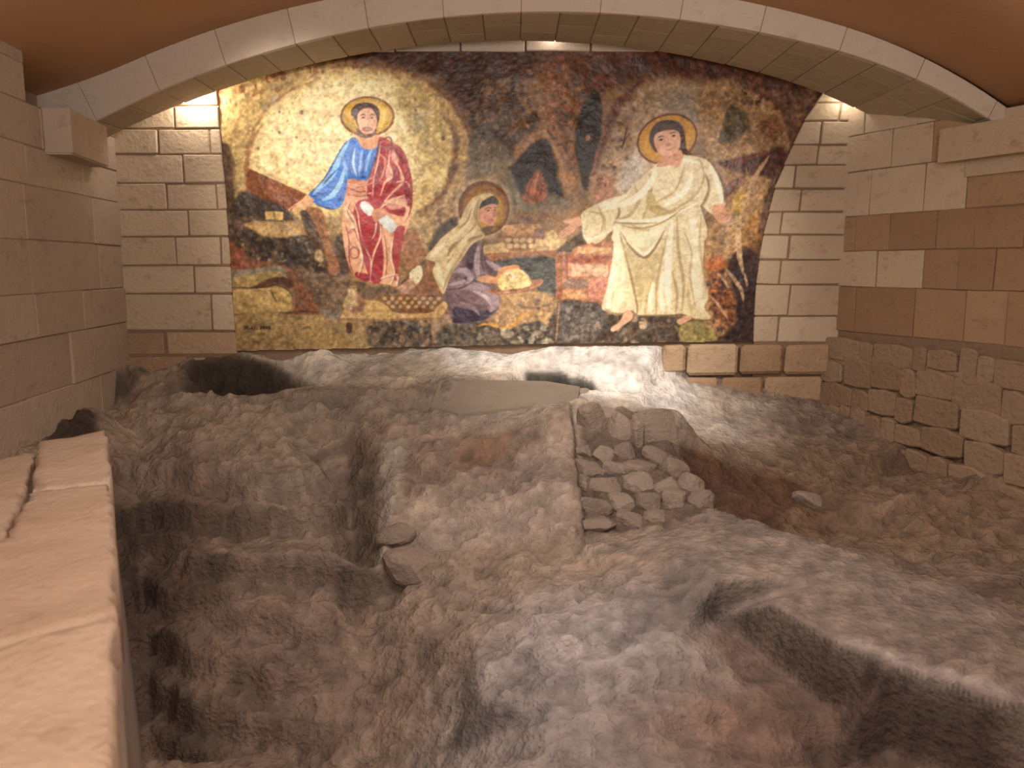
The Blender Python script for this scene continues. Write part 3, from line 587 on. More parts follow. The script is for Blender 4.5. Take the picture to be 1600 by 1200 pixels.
# ================= white-robed figure
CUR[0] = 6
ell(5, 662, 500, 178, 140, (96, 52, 24), rot=-.38, soft=.8)
ell(5, 662, 500, 167, 129, (186, 136, 42), rot=-.38, soft=.8, var=.08)
CUR[0] = 5
fill(5, [(640, 620), (700, 570), (760, 590), (830, 600), (900, 630), (950, 720), (980, 830), (990, 880), (930, 930), (880, 900), (850, 880), (860, 1090), (380, 1090), (370, 1000), (300, 1070), (240, 1090), (180, 960), (180, 920), (260, 880), (380, 850), (480, 750), (560, 680), (600, 640)], (208, 194, 160), .06)
fill(6, [(190, 150), (240, 100), (400, 30), (560, 10), (860, 20), (940, 120), (960, 300), (950, 480), (985, 650), (960, 720), (1000, 790), (900, 790), (820, 760), (720, 770), (560, 770), (500, 740), (420, 770), (350, 745), (320, 720), (350, 600), (385, 420), (400, 250), (380, 230), (240, 325), (215, 260)], (210, 196, 158), .06)
L1, D1, D2 = (244, 234, 208), (160, 140, 98), (122, 102, 66)
for f, pts, w, cc in (
    (5, [(480, 770), (500, 850), (450, 930), (380, 960)], 5, D1), (5, [(560, 700), (570, 820), (520, 960)], 3, D1), (5, [(380, 860), (390, 920), (360, 980)], 3.5, D2), (5, [(270, 880), (300, 960), (290, 1020)], 3, D1),
    (5, [(640, 640), (760, 620), (850, 640)], 4, L1), (5, [(600, 660), (560, 760), (460, 850), (300, 900)], 9, L1), (5, [(760, 650), (740, 720), (700, 800), (600, 860), (560, 900)], 3, D1), (5, [(850, 620), (870, 720), (820, 820), (700, 900), (560, 950)], 3.5, D1),
    (5, [(800, 700), (760, 800), (640, 880)], 8, L1), (5, [(880, 700), (900, 780), (870, 860), (850, 880)], 4, D2), (5, [(905, 650), (950, 750), (975, 860)], 8, L1), (5, [(560, 800), (580, 880), (640, 930)], 14, (170, 152, 96)), (5, [(600, 880), (700, 920), (780, 880)], 5, D1),
    (5, [(370, 960), (480, 965), (600, 960), (740, 910), (820, 870)], 5, L1), (5, [(370, 975), (480, 980), (600, 975)], 2, D2),
    (5, [(900, 620), (950, 690), (985, 790), (985, 860)], 2, (70, 66, 60)),
    (6, [(420, 210), (460, 300), (560, 380), (580, 400), (660, 320), (740, 180)], 6, L1), (6, [(440, 240), (520, 280), (620, 280), (720, 200)], 7, (232, 220, 184)), (6, [(480, 320), (580, 410), (640, 370), (700, 250)], 3, D2), (6, [(500, 200), (580, 240), (680, 220)], 3, D1),
    (6, [(400, 220), (420, 380), (390, 560), (360, 720)], 12, L1), (6, [(430, 240), (470, 400), (510, 560), (540, 700), (540, 760)], 3.5, D2), (6, [(450, 420), (450, 560), (430, 700)], 4, L1), (6, [(400, 600), (380, 700)], 3, D1),
    (6, [(500, 420), (560, 560), (560, 740)], 8, (190, 172, 122)), (6, [(600, 420), (640, 520), (600, 680), (590, 760)], 5, (176, 158, 110)), (6, [(640, 560), (620, 680), (630, 760)], 5, L1), (6, [(720, 300), (680, 480), (660, 620), (660, 760)], 4, D1),
    (6, [(760, 180), (740, 360), (730, 560), (740, 740)], 9, L1), (6, [(790, 160), (800, 380), (830, 560), (820, 740)], 4, D1), (6, [(860, 100), (900, 240), (890, 400), (920, 600), (950, 740)], 10, (226, 214, 186)), (6, [(840, 260), (880, 380), (870, 520), (900, 700)], 3, D2),
    (6, [(940, 140), (930, 330), (950, 480), (975, 640)], 3, D1), (6, [(760, 500), (790, 640), (780, 760)], 4, D1), (6, [(860, 560), (860, 680), (880, 760)], 5, (190, 172, 128)), (6, [(700, 500), (690, 660), (700, 760)], 6, L1),
    (6, [(340, 730), (420, 765), (500, 745)], 3, D2), (6, [(560, 770), (720, 772), (820, 765)], 2.5, D2), (6, [(200, 190), (230, 300), (380, 240)], 4, L1), (6, [(240, 120), (330, 150), (340, 240)], 3, D1), (6, [(300, 90), (400, 60), (480, 20)], 6, L1)):
    stroke(f, pts, w * 1.15, cc, .85, .05, soft=1.3)
fill(6, [(430, 225), (560, 250), (720, 190), (690, 270), (600, 340), (560, 350), (480, 310)], (238, 226, 190), .05, soft=3, alpha=.75)
fill(6, [(450, 320), (580, 420), (700, 330), (660, 500), (600, 640), (560, 700), (520, 560)], (176, 158, 112), .06, soft=5, alpha=.6)
fill(6, [(400, 250), (440, 300), (470, 480), (450, 700), (380, 730), (400, 480)], (236, 224, 186), .05, soft=4, alpha=.6)
fill(6, [(860, 120), (930, 200), (930, 420), (960, 640), (900, 700), (850, 400)], (228, 216, 190), .05, soft=5, alpha=.55)
stroke(6, [(440, 250), (500, 350), (580, 410), (660, 340), (720, 220)], 3, D2, .8, soft=1)
stroke(6, [(445, 210), (560, 228), (700, 190), (830, 100)], 2.5, D2, .7, soft=1)
# hands and foot
SK = (204, 154, 124)
fill(6, [(50, 260), (90, 225), (120, 205), (80, 190), (78, 175), (130, 165), (180, 150), (200, 200), (160, 230), (130, 260), (90, 285), (60, 285)], SK, .08, sm=False)
for k in range(3): stroke(6, [(62 + k * 14, 262 + k * 10), (120 + k * 8, 222 + k * 8)], 1.2, (150, 100, 80), .7)
fill(5, [(920, 880), (980, 870), (1000, 910), (1030, 915), (1020, 960), (990, 980), (950, 970), (925, 930)], SK, .08)
stroke(5, [(960, 920), (1000, 930), (1020, 925)], 1.3, (150, 100, 80), .7)
fill(6, [(470, 740), (510, 750), (510, 790), (460, 830), (400, 870), (375, 865), (385, 840), (430, 810)], (206, 158, 128), .08)
ell(6, 388, 858, 14, 7, (226, 190, 166), rot=-.5)
fill(6, [(790, 800), (860, 770), (880, 790), (810, 830)], (196, 150, 120), .1)
# neck, hair, head
fill(5, [(640, 590), (740, 570), (750, 610), (720, 660), (680, 650), (620, 660), (600, 655)], (196, 136, 104), .1)
fill(5, [(560, 500), (575, 440), (620, 400), (700, 395), (750, 430), (765, 500), (775, 560), (800, 590), (745, 585), (728, 560), (640, 570), (600, 575), (572, 540)], (66, 42, 32), .15)
fill(5, [(645, 580), (735, 560), (745, 600), (720, 650), (680, 648), (625, 655), (610, 645)], (198, 140, 108), .1)
fill(5, [(587, 510), (600, 470), (660, 450), (720, 455), (738, 500), (732, 550), (700, 585), (650, 598), (610, 575)], (214, 166, 138), .06)
for x, y in ((628, 500), (698, 478)):
    stroke(5, [(x - 20, y - 6), (x, y - 16), (x + 18, y - 14)], 1.7, (62, 40, 32), .95)
    ell(5, x, y + 4, 11, 6, (58, 38, 34), rot=-.25, alpha=.9, soft=.5)
stroke(5, [(664, 490), (672, 530), (656, 538), (682, 536)], 1.4, (150, 96, 74), .85)
stroke(5, [(652, 562), (674, 562), (694, 552)], 2, (164, 88, 76), .9)
stroke(5, [(715, 500), (722, 540)], 4, (222, 176, 148), .6, soft=1.5)
stroke(5, [(600, 520), (612, 560)], 3, (170, 112, 88), .7, soft=1.5)
CUR[0] = 0
# overall grain of the tesserae
NE = fbm(MH, MW, 6, rng, 3); bgm = (IDS <= 0)
IMG *= (1 + (.07 + .10 * bgm) * ND + .07 * (rng.random((MH, MW)) * 2 - 1) + .05 * NB + .13 * bgm * NE)[..., None]

gry = IMG.mean(-1, keepdims=True); IMG = gry + (IMG - gry) * (.97 - .13 * bgm[..., None]); IMG[:] = np.clip(IMG * np.array([1.0, .985, .95]), 8, 250)
# ---- surveyed points of the rock (x, y, z) and patches of colour (x, y, rx, ry, tone, strength), with shade painted into the hollows
TP = [(-3.67, 7.45, 0.61), (-3.39, 7.50, 0.69), (-3.02, 7.50, 0.80), (-2.60, 7.52, 0.83), (-1.81, 7.52, 0.86), (-0.60, 7.52, 0.89), (0.42, 7.52, 0.90), (1.39, 7.52, 0.90), (1.44, 7.42, 0.66), (1.64, 7.38, 0.56), (1.99, 7.35, 0.50), (2.46, 7.30, 0.39), (2.89, 7.25, 0.31), (3.13, 7.00, 0.30), (3.50, 6.50, 0.26), (3.90, 5.95, 0.28), (-2.98, 7.40, 0.75), (-2.63, 7.42, 0.79), (-2.26, 7.38, 0.72), (-2.00, 7.30, 0.65), (-1.73, 7.12, 0.58), (-1.41, 7.30, 0.72), (-0.92, 7.15, 0.65), (-0.59, 7.30, 0.74), (0.00, 7.30, 0.75), (0.59, 7.30, 0.72), (0.93, 7.20, 0.64), (1.15, 7.10, 0.54), (-2.70, 7.20, 0.32), (-2.35, 7.20, 0.30), (-2.05, 7.12, 0.40), (-2.90, 7.15, 0.45), (-3.45, 7.10, 0.48), (-3.21, 6.95, 0.57), (-2.65, 6.95, 0.56), (-2.13, 6.92, 0.56), (-1.57, 6.95, 0.58), (-1.18, 6.95, 0.58), (-0.79, 6.95, 0.59), (-0.72, 6.93, 0.61), (-0.62, 6.95, 0.64), (-0.11, 6.98, 0.62), (0.34, 6.98, 0.61), (0.59, 6.95, 0.55), (0.20, 7.12, 0.40), (0.45, 7.14, 0.36), (0.70, 7.10, 0.42), (0.12, 7.25, 0.64), (0.41, 7.28, 0.66), (0.70, 7.22, 0.61), (0.86, 7.10, 0.53), (-0.72, 6.85, 0.50), (-0.84, 6.40, 0.23), (-0.52, 6.38, 0.23), (0.00, 6.42, 0.32), (0.46, 6.58, 0.43), (0.55, 6.72, 0.52), (-0.94, 6.35, 0.21), (-0.92, 5.95, -0.02), (-0.92, 5.55, -0.29), (-0.93, 5.30, -0.41), (-0.49, 5.95, -0.02), (0.00, 5.85, -0.05), (0.41, 5.90, -0.01), (0.42, 5.42, -0.26), (0.00, 5.45, -0.30), (-0.46, 5.55, -0.29), (0.46, 6.22, 0.21), (-1.18, 6.42, 0.17), (-1.35, 6.45, 0.05), (-1.26, 6.05, -0.26), (-1.18, 5.65, -0.52), (-1.05, 5.20, -0.72), (-0.91, 4.75, -0.90), (-0.78, 4.15, -1.16), (-1.15, 6.75, 0.43), (-1.29, 6.60, 0.29), (-1.50, 6.45, 0.16), (-1.56, 6.35, 0.03), (-1.39, 6.00, -0.19), (-3.40, 6.75, 0.37), (-2.69, 6.60, 0.40), (-2.04, 6.60, 0.40), (-3.01, 6.35, 0.18), (-2.56, 6.25, 0.21), (-1.94, 6.25, 0.21), (-1.65, 6.30, 0.12), (-2.73, 5.80, -0.13), (-2.37, 5.72, -0.10), (-1.90, 5.75, -0.07), (-1.44, 5.80, -0.13), (-2.37, 5.72, -0.15), (-1.90, 5.75, -0.14), (-2.63, 5.62, -0.41), (-2.33, 5.58, -0.38), (-1.86, 5.58, -0.33), (-1.41, 5.65, -0.33), (-2.21, 5.30, -0.35), (-1.77, 5.30, -0.33), (-1.34, 5.35, -0.36), (-2.17, 5.15, -0.63), (-1.74, 5.15, -0.58), (-1.31, 5.20, -0.60), (-2.09, 4.95, -0.60), (-1.67, 4.95, -0.58), (-1.25, 4.95, -0.58), (-2.02, 4.75, -0.81), (-1.62, 4.75, -0.77), (-1.21, 4.75, -0.77), (-1.97, 4.60, -0.86), (-1.50, 4.60, -0.86), (-1.76, 4.30, -1.26), (-1.29, 4.25, -1.22), (-2.42, 5.00, -0.81), (-2.18, 4.40, -1.32), (-2.97, 6.00, -0.04), (-2.72, 5.55, -0.48), (-0.71, 5.30, -0.51), (-0.44, 5.20, -0.44), (0.00, 5.10, -0.40), (0.43, 5.10, -0.36), (-0.60, 4.75, -0.68), (-0.19, 4.40, -0.51), (0.18, 4.20, -0.41), (0.55, 4.35, -0.33), (0.80, 4.75, -0.26), (1.05, 4.85, -0.17), (1.16, 4.80, -0.16), (-0.56, 4.35, -0.88), (-0.17, 3.90, -0.62), (0.16, 3.70, -0.51), (0.47, 3.65, -0.48), (0.86, 4.05, -0.34), (0.95, 3.70, -0.51), (-0.34, 3.85, -0.95), (0.14, 3.30, -0.58), (0.57, 3.30, -0.58), (1.02, 3.35, -0.61), (0.65, 5.15, -0.24), (1.08, 5.20, -0.15), (0.90, 5.42, -0.24), (1.19, 5.46, -0.15), (1.50, 5.53, -0.08), (1.67, 5.28, -0.07), (1.86, 5.08, -0.10), (2.16, 4.70, -0.11), (2.46, 4.30, -0.12), (2.68, 3.97, -0.12), (1.20, 4.45, -0.16), (1.40, 4.15, -0.18), (1.60, 3.78, -0.21), (1.80, 3.52, -0.21), (1.98, 3.30, -0.20), (2.13, 3.10, -0.18), (1.84, 4.40, -0.12), (2.09, 3.80, -0.15), (1.22, 4.38, -0.34), (1.39, 4.08, -0.47), (1.59, 3.70, -0.54), (1.79, 3.44, -0.58), (1.98, 3.24, -0.59), (2.14, 3.05, -0.59), (1.50, 3.45, -0.68), (1.72, 5.37, -0.29), (1.91, 5.17, -0.32), (1.55, 5.62, -0.30), (2.21, 4.79, -0.33), (2.50, 4.39, -0.34), (2.73, 4.06, -0.34), (1.43, 5.85, -0.14), (1.68, 5.80, -0.18), (2.04, 5.85, -0.20), (1.36, 6.33, 0.17), (1.65, 6.28, 0.09), (1.94, 6.22, -0.01), (2.25, 6.15, -0.07), (2.33, 5.95, -0.12), (2.60, 5.95, -0.06), (2.92, 5.90, -0.04), (3.35, 5.80, -0.00), (3.75, 5.68, 0.04), (2.59, 6.30, -0.04), (3.16, 6.40, -0.03), (3.65, 6.35, 0.04), (4.07, 6.20, 0.10), (2.37, 5.70, -0.27), (2.70, 5.40, -0.26), (3.07, 5.25, -0.27), (3.44, 5.15, -0.28), (2.82, 4.95, -0.28), (3.03, 4.50, -0.24), (1.30, 6.95, 0.39), (1.73, 7.10, 0.37), (1.55, 6.80, 0.25), (1.97, 6.70, 0.16), (2.45, 6.65, 0.12), (2.97, 6.60, 0.10), (2.31, 7.10, 0.31), (0.57, 6.65, 0.47), (0.98, 6.70, 0.48), (1.38, 6.65, 0.45), (0.54, 6.35, 0.29), (0.52, 6.00, 0.06), (0.49, 5.70, -0.10), (0.46, 5.44, -0.27), (0.89, 6.00, 0.06), (1.28, 5.98, 0.07), (1.37, 5.82, -0.03), (-4.60, 8.00, 0.90), (-4.60, 6.50, 0.50), (-4.60, 5.00, 0.20), (-4.60, 3.00, -0.20), (-4.60, 0.80, -0.60), (-2.00, 8.00, 0.95), (0.00, 8.00, 0.95), (2.00, 8.00, 0.95), (4.00, 8.00, 0.40), (5.80, 8.00, 0.20), (5.80, 6.00, 0.10), (5.80, 4.00, -0.10), (5.80, 2.00, -0.20), (5.80, 0.80, -0.30), (3.00, 0.80, -0.50), (0.00, 0.80, -0.60), (-2.00, 0.80, -0.80), (-3.45, 6.40, 0.50), (-3.40, 5.60, 0.42), (-3.30, 5.00, 0.35), (-3.50, 7.20, 0.75), (2.20, 2.20, -0.35), (0.30, 2.20, -0.45), (-1.20, 2.40, -0.90), (-2.20, 3.80, -0.95), (4.00, 2.50, -0.15), (3.25, 3.35, -0.12), (2.75, 2.45, -0.17), (3.50, 2.50, -0.15), (2.62, 2.38, -0.50), (3.35, 3.45, -0.34), (-2.90, 5.50, -0.10), (-2.75, 4.60, -0.60)]
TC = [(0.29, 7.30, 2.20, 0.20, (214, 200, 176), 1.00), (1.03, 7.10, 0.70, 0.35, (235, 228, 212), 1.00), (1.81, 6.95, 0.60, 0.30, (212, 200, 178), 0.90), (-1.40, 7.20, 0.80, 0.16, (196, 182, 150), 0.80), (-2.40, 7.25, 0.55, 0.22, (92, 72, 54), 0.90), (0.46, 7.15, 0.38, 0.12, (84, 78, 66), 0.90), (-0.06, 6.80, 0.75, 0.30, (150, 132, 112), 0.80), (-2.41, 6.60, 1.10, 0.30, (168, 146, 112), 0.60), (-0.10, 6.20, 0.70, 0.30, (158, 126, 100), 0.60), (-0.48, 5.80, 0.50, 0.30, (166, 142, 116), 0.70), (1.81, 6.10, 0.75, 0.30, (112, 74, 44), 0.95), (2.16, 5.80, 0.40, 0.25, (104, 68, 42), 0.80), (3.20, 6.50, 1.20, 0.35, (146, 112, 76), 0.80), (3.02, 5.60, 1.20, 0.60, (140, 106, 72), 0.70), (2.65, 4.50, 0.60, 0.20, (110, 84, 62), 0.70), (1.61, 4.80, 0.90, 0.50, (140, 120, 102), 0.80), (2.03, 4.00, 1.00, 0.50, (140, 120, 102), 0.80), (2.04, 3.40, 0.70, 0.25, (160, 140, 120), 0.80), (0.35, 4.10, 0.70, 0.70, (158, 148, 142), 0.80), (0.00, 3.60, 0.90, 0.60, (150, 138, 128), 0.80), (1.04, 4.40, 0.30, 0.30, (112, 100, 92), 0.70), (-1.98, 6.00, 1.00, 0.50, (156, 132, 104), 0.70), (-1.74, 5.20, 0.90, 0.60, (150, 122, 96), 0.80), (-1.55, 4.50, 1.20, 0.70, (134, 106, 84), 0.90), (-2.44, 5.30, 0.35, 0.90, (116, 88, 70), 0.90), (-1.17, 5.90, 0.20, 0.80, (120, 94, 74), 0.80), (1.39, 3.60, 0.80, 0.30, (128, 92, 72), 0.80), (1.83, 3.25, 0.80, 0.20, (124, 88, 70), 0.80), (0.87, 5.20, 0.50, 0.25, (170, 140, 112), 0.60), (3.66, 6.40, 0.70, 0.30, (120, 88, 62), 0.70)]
RUB = [(0.647, 6.45, 0.103, 0.148), (0.874, 6.413, 0.103, 0.124), (1.022, 6.389, 0.056, 0.141), (1.189, 6.389, 0.133, 0.191), (0.565, 6.218, 0.06, 0.055), (0.733, 6.169, 0.084, 0.049), (0.892, 6.181, 0.089, 0.06), (1.151, 6.156, 0.128, 0.065), (0.611, 6.04, 0.126, 0.053), (0.796, 6.052, 0.097, 0.053), (0.99, 6.022, 0.116, 0.064), (1.249, 6.003, 0.106, 0.074), (0.691, 5.857, 0.122, 0.067), (0.949, 5.869, 0.122, 0.088), (0.542, 5.869, 0.042, 0.062), (1.169, 5.857, 0.094, 0.067), (1.341, 5.869, 0.085, 0.083), (0.596, 5.667, 0.109, 0.06), (0.807, 5.704, 0.1, 0.06), (0.998, 5.691, 0.091, 0.075), (1.203, 5.704, 0.091, 0.075), (1.395, 5.716, 0.091, 0.07), (0.619, 5.52, 0.106, 0.044), (0.848, 5.551, 0.107, 0.044), (1.054, 5.575, 0.085, 0.039), (0.614, 6.56, 0.063, 0.052), (0.802, 6.572, 0.074, 0.046), (1.069, 6.572, 0.084, 0.046)]
CP = [([(-0.72, 6.93), (-0.62, 7.0), (-0.11, 7.02), (0.34, 7.02), (0.59, 6.97), (0.55, 6.75), (-0.11, 6.8), (-0.78, 6.82)], (146, 128, 110), 0.95, 1), ([(-3.21, 6.96), (-2.66, 6.98), (-2.19, 6.95), (-2.21, 6.8), (-3.15, 6.8)], (164, 142, 114), 0.80, 1), ([(-2.2, 6.98), (-0.79, 6.97), (-0.81, 6.65), (-2.07, 6.7)], (140, 122, 98), 0.80, 2), ([(-0.84, 6.4), (0.0, 6.42), (0.26, 6.45), (0.15, 6.25), (-0.3, 6.1), (-0.77, 5.85), (-0.88, 5.95)], (134, 108, 86), 0.80, 1), ([(-0.42, 6.35), (0.0, 6.4), (-0.05, 6.2), (-0.5, 6.15)], (160, 110, 74), 0.70, 2), ([(0.26, 6.3), (0.47, 6.35), (0.42, 5.42), (-0.09, 5.42), (-0.82, 5.48), (-0.38, 5.8), (0.0, 6.0)], (162, 138, 116), 0.80, 2), ([(-1.06, 6.4), (-0.85, 6.4), (-0.87, 5.9), (-0.86, 5.35), (-0.95, 5.3), (-1.01, 5.9)], (160, 146, 122), 0.80, 1), ([(-1.36, 6.5), (-1.1, 6.4), (-0.99, 5.4), (-1.05, 5.2), (-1.22, 5.6)], (112, 90, 68), 0.70, 2), ([(0.58, 6.65), (1.35, 6.65), (1.33, 6.2), (1.39, 5.9), (1.44, 5.6), (1.14, 5.47), (0.49, 5.46)], (98, 78, 62), 0.85, 1), ([(1.35, 6.36), (1.65, 6.3), (1.95, 6.25), (2.29, 6.18), (2.32, 5.97), (2.02, 5.8), (1.87, 5.1), (1.5, 5.54), (1.38, 5.85)], (104, 68, 42), 0.95, 1), ([(1.5, 5.53), (1.86, 5.08), (2.16, 4.7), (2.46, 4.3), (2.68, 3.97), (2.82, 3.7), (2.26, 2.9), (2.13, 3.1), (1.98, 3.3), (1.8, 3.52), (1.6, 3.78), (1.4, 4.15), (1.2, 4.45), (1.1, 4.68), (0.84, 5.0), (0.52, 5.2), (0.9, 5.38), (1.19, 5.46)], (140, 120, 102), 0.85, 1), ([(1.99, 3.32), (2.15, 3.12), (2.27, 2.92), (2.31, 2.97), (2.2, 3.2), (1.85, 3.62), (1.63, 3.85), (1.6, 3.78)], (182, 162, 144), 0.85, 1), ([(1.19, 4.42), (1.39, 4.12), (1.6, 3.76), (1.79, 3.5), (1.97, 3.28), (2.12, 3.08), (2.06, 2.95), (1.67, 3.2), (1.46, 3.35), (1.24, 3.8), (1.08, 4.1)], (112, 84, 66), 0.75, 2), ([(-2.6, 7.5), (-1.83, 7.6), (-0.61, 7.6), (1.4, 7.6), (1.44, 7.45), (2.0, 7.36), (2.46, 7.3), (2.0, 6.8), (1.4, 6.6), (1.47, 6.95), (1.15, 7.1), (0.86, 7.1), (0.7, 7.22), (0.12, 7.25), (-0.58, 7.15), (-1.38, 7.1), (-1.73, 7.12), (-2.19, 7.35)], (206, 192, 168), 0.80, 2), ([(-0.67, 7.58), (1.4, 7.6), (1.44, 7.45), (1.79, 7.36), (1.44, 6.8), (1.15, 7.1), (0.86, 7.1), (0.7, 7.22), (0.12, 7.25), (-0.58, 7.25)], (236, 228, 214), 0.80, 3), ([(-1.44, 7.45), (-0.6, 7.4), (-0.57, 7.05), (-1.36, 7.0), (-1.72, 7.1)], (160, 140, 112), 0.60, 3), ([(-3.06, 7.45), (-2.66, 7.5), (-2.2, 7.38), (-1.71, 7.05), (-2.89, 7.0)], (84, 66, 50), 0.95, 2), ([(0.12, 7.28), (0.41, 7.3), (0.73, 7.2), (0.8, 7.05), (0.6, 7.03), (0.17, 7.03)], (78, 74, 62), 0.95, 1), ([(-3.69, 6.3), (-3.38, 6.4), (-2.92, 5.6), (-3.28, 5.5)], (72, 54, 42), 0.90, 2)]  # dark polygons at the two hollows carry their shade as colour
# ---------------------------------------------------------------- arch geometry (circle of radius 8.5 m)
RA, CX, CZ = 8.5, .05, 3.577 - 8.5
def front_y(x): return 6.5 - .1 * x
def arc(r, s): return CX + r * math.sin(s), CZ + r * math.cos(s)
def xof(s): return CX + RA * math.sin(s)
def rin(s): return RA - .11 * max(0, (xof(s) - 2.4) / 1.25) ** 2
def rout(s):
    x = xof(s); return rin(s) + (.245 - .027 * x + .16 * max(0, (-x - 3) / .9) ** 2) * math.cos(s)
def wl_x(y): return -3.62 + .1 * (7.5 - y)          # left wall line
def wr_x(y): return 3.05 + .45 * (7.5 - y)          # right wall line

# ---------------------------------------------------------------- back wall
BK = Plane((0, 7.5, 0), (1, 0, 0), (0, -1, 0))
wall_back = info(empty('wall_back', (0, 7.6, 0)), 'back wall of pale squared limestone blocks on both sides of the mosaic', None, None, 'structure')
wall_back.location = (0, 0, 0)
slab_wall('backing', BK, [(-4.2, -.4), (4.2, -.4), (4.2, 4.4), (-4.2, 4.4)], -.25, -.03, M_MORTAR, wall_back)
slab_wall('mortar_bed', BK, [(-4.1, -.3), (-2.59, -.3), (-2.615, 2.14), (-2.65, 3.7), (-4.1, 3.7)], -.03, .018, M_MORTAR, wall_back)
slab_wall('mortar_bed', BK, [(3.6, .1), (3.6, 3.7), (3.11, 3.7), (2.8, 3.209), (2.647, 2.96), (2.513, 2.653), (2.39, 2.314), (2.306, 1.854), (2.272, 1.562), (2.27, .93), (2.27, .1)], -.03, .018, M_MORTAR, wall_back)
LZ = [3.318, 3.071, 2.871, 2.647, 2.393, 2.154, 1.912, 1.65, 1.391, 1.046, 0.812, 0.5]
LJ = [[-3.039], [-3.197, -2.729], [-2.986], [-3.152, -2.697], [-2.969], [-3.095, -2.683], [-2.946], [-2.80], [-3.25], [-3.05]]
def lerp_tab(tab, z):
    t = sorted(tab)
    if z <= t[0][0]: return t[0][1]
    for (z0, x0), (z1, x1) in zip(t, t[1:]):
        if z <= z1: return x0 + (x1 - x0) * (z - z0) / (z1 - z0)
    return t[-1][1]
LE = [(.5, -2.575), (.848, -2.584), (2.142, -2.605), (3.181, -2.637), (3.4, -2.643)]
RE = [(.938, 2.258), (1.267, 2.252), (1.562, 2.262), (1.854, 2.296), (2.314, 2.38), (2.653, 2.503), (2.96, 2.637), (3.209, 2.79), (3.427, 2.93), (3.7, 3.1)]
for i in range(len(LZ) - 1):
    zt, zb = LZ[i], LZ[i + 1]
    js = LJ[i - 1] if i > 0 else [-3.15]
    xs = [-3.68] + js + [None]
    for k in range(len(xs) - 1):
        xa = xs[k]; xb = xs[k + 1]
        bt = lerp_tab(LE, zt) if xb is None else xb; bb = lerp_tab(LE, zb) if xb is None else xb
        block(BK, [(xa, zb), (bb, zb), (bt, zt), (xa, zt)], M_BLOCK if i < 9 else M_RUBBLE, wall_back, .12, .03 if i < 9 else .02, bevel=.008 if i < 9 else .015)
block(BK, [(-3.68, 3.33), (-2.64, 3.33), (-2.645, 3.62), (-3.68, 3.62)], M_BLOCK, wall_back, .12, .03)
RZ = [3.427, 3.263, 3.098, 2.938, 2.732, 2.552, 2.342, 2.136, 1.929, 1.703, 1.474, 1.184, 0.935]
RJ = [3.05, 2.99, 2.945, 2.782, 2.764, 2.566, 2.629, 2.464, 2.545, 2.474, 2.57, 2.482]
for i in range(len(RZ) - 1):
    zt, zb = RZ[i], RZ[i + 1]; j = RJ[i]
    block(BK, [(lerp_tab(RE, zb), zb), (j, zb), (j + .015, zt), (lerp_tab(RE, zt), zt)], M_BLOCK, wall_back, .12, .03)
    block(BK, [(j, zb), (3.22, zb), (3.22, zt), (j + .015, zt)], M_BLOCK, wall_back, .12, .03)
# pale course over the mosaic, in the lit slot
for k in range(8):
    x0 = -2.2 + k * .58
    block(BK, [(x0, 3.53), (x0 + .58, 3.525), (x0 + .58, 3.78), (x0, 3.78)], M_ARCH, wall_back, .1, .035)
# irregular courses below the mosaic at the right
for x0, x1, zt, zb in ((1.40, 1.63, .925, .64), (1.63, 2.12, .93, .62), (2.12, 2.54, .93, .63), (2.54, 2.98, .93, .63), (1.60, 1.95, .62, .46), (1.95, 2.36, .62, .40), (2.36, 2.92, .63, .30), (2.2, 2.95, .38, .1)):
    block(BK, [(x0, zb), (x1, zb + .01), (x1, zt), (x0 + .01, zt - .005)], M_RUBBLE, wall_back, .25, .10, bevel=.03, gap=.008)

# ---------------------------------------------------------------- left wall
dl = Vector((.1, -1, 0)).normalized(); LP = Plane((-3.62, 7.5, 0), dl, (1, .1, 0))
wall_left = info(empty('wall_left'), 'left wall of large pale limestone blocks', None, None, 'structure')
slab_wall('backing', LP, [(-.2, -1.5), (10.5, -1.5), (10.5, 2.80), (-.2, 2.80)], -.5, .012, M_LIME, wall_left)
slab_wall('backing', LP, [(-.2, 2.8), (.55, 2.80), (.55, 3.9), (-.2, 3.9)], -.5, .012, M_LIME, wall_left)
slab_wall('backing', LP, [(.55, 2.8), (1.6, 2.80), (1.6, 3.9), (.55, 3.9)], -.5, -.37, M_LIME, wall_left)
slab_wall('backing', LP, [(1.6, 2.8), (10.5, 2.80), (10.5, 3.9), (1.6, 3.9)], -.5, .012, M_LIME, wall_left)
rows = [-.1, .34, .72, 1.13, 1.45, 1.83, 2.22, 2.50, 2.795, 3.06, 3.4]
offs = [.3, .72, .45, .95, .55, .62, .75, .4, .55, .55]
for i in range(len(rows) - 1):
    u = 0.0; first = True
    while u < 4.6:
        w = offs[i] if first else (1.05 if i >= 8 and u < 1 else random.uniform(.75, 1.3)); rec = .38 if i >= 8 and .5 < u < 1.5 else 0
        block(LP, [(u, rows[i]), (u + w, rows[i]), (u + w, rows[i + 1]), (u, rows[i + 1])], M_PIER, wall_left, .12, .018 + random.uniform(0, .008) - rec, gap=.003, bevel=.005)
        u += w; first = False

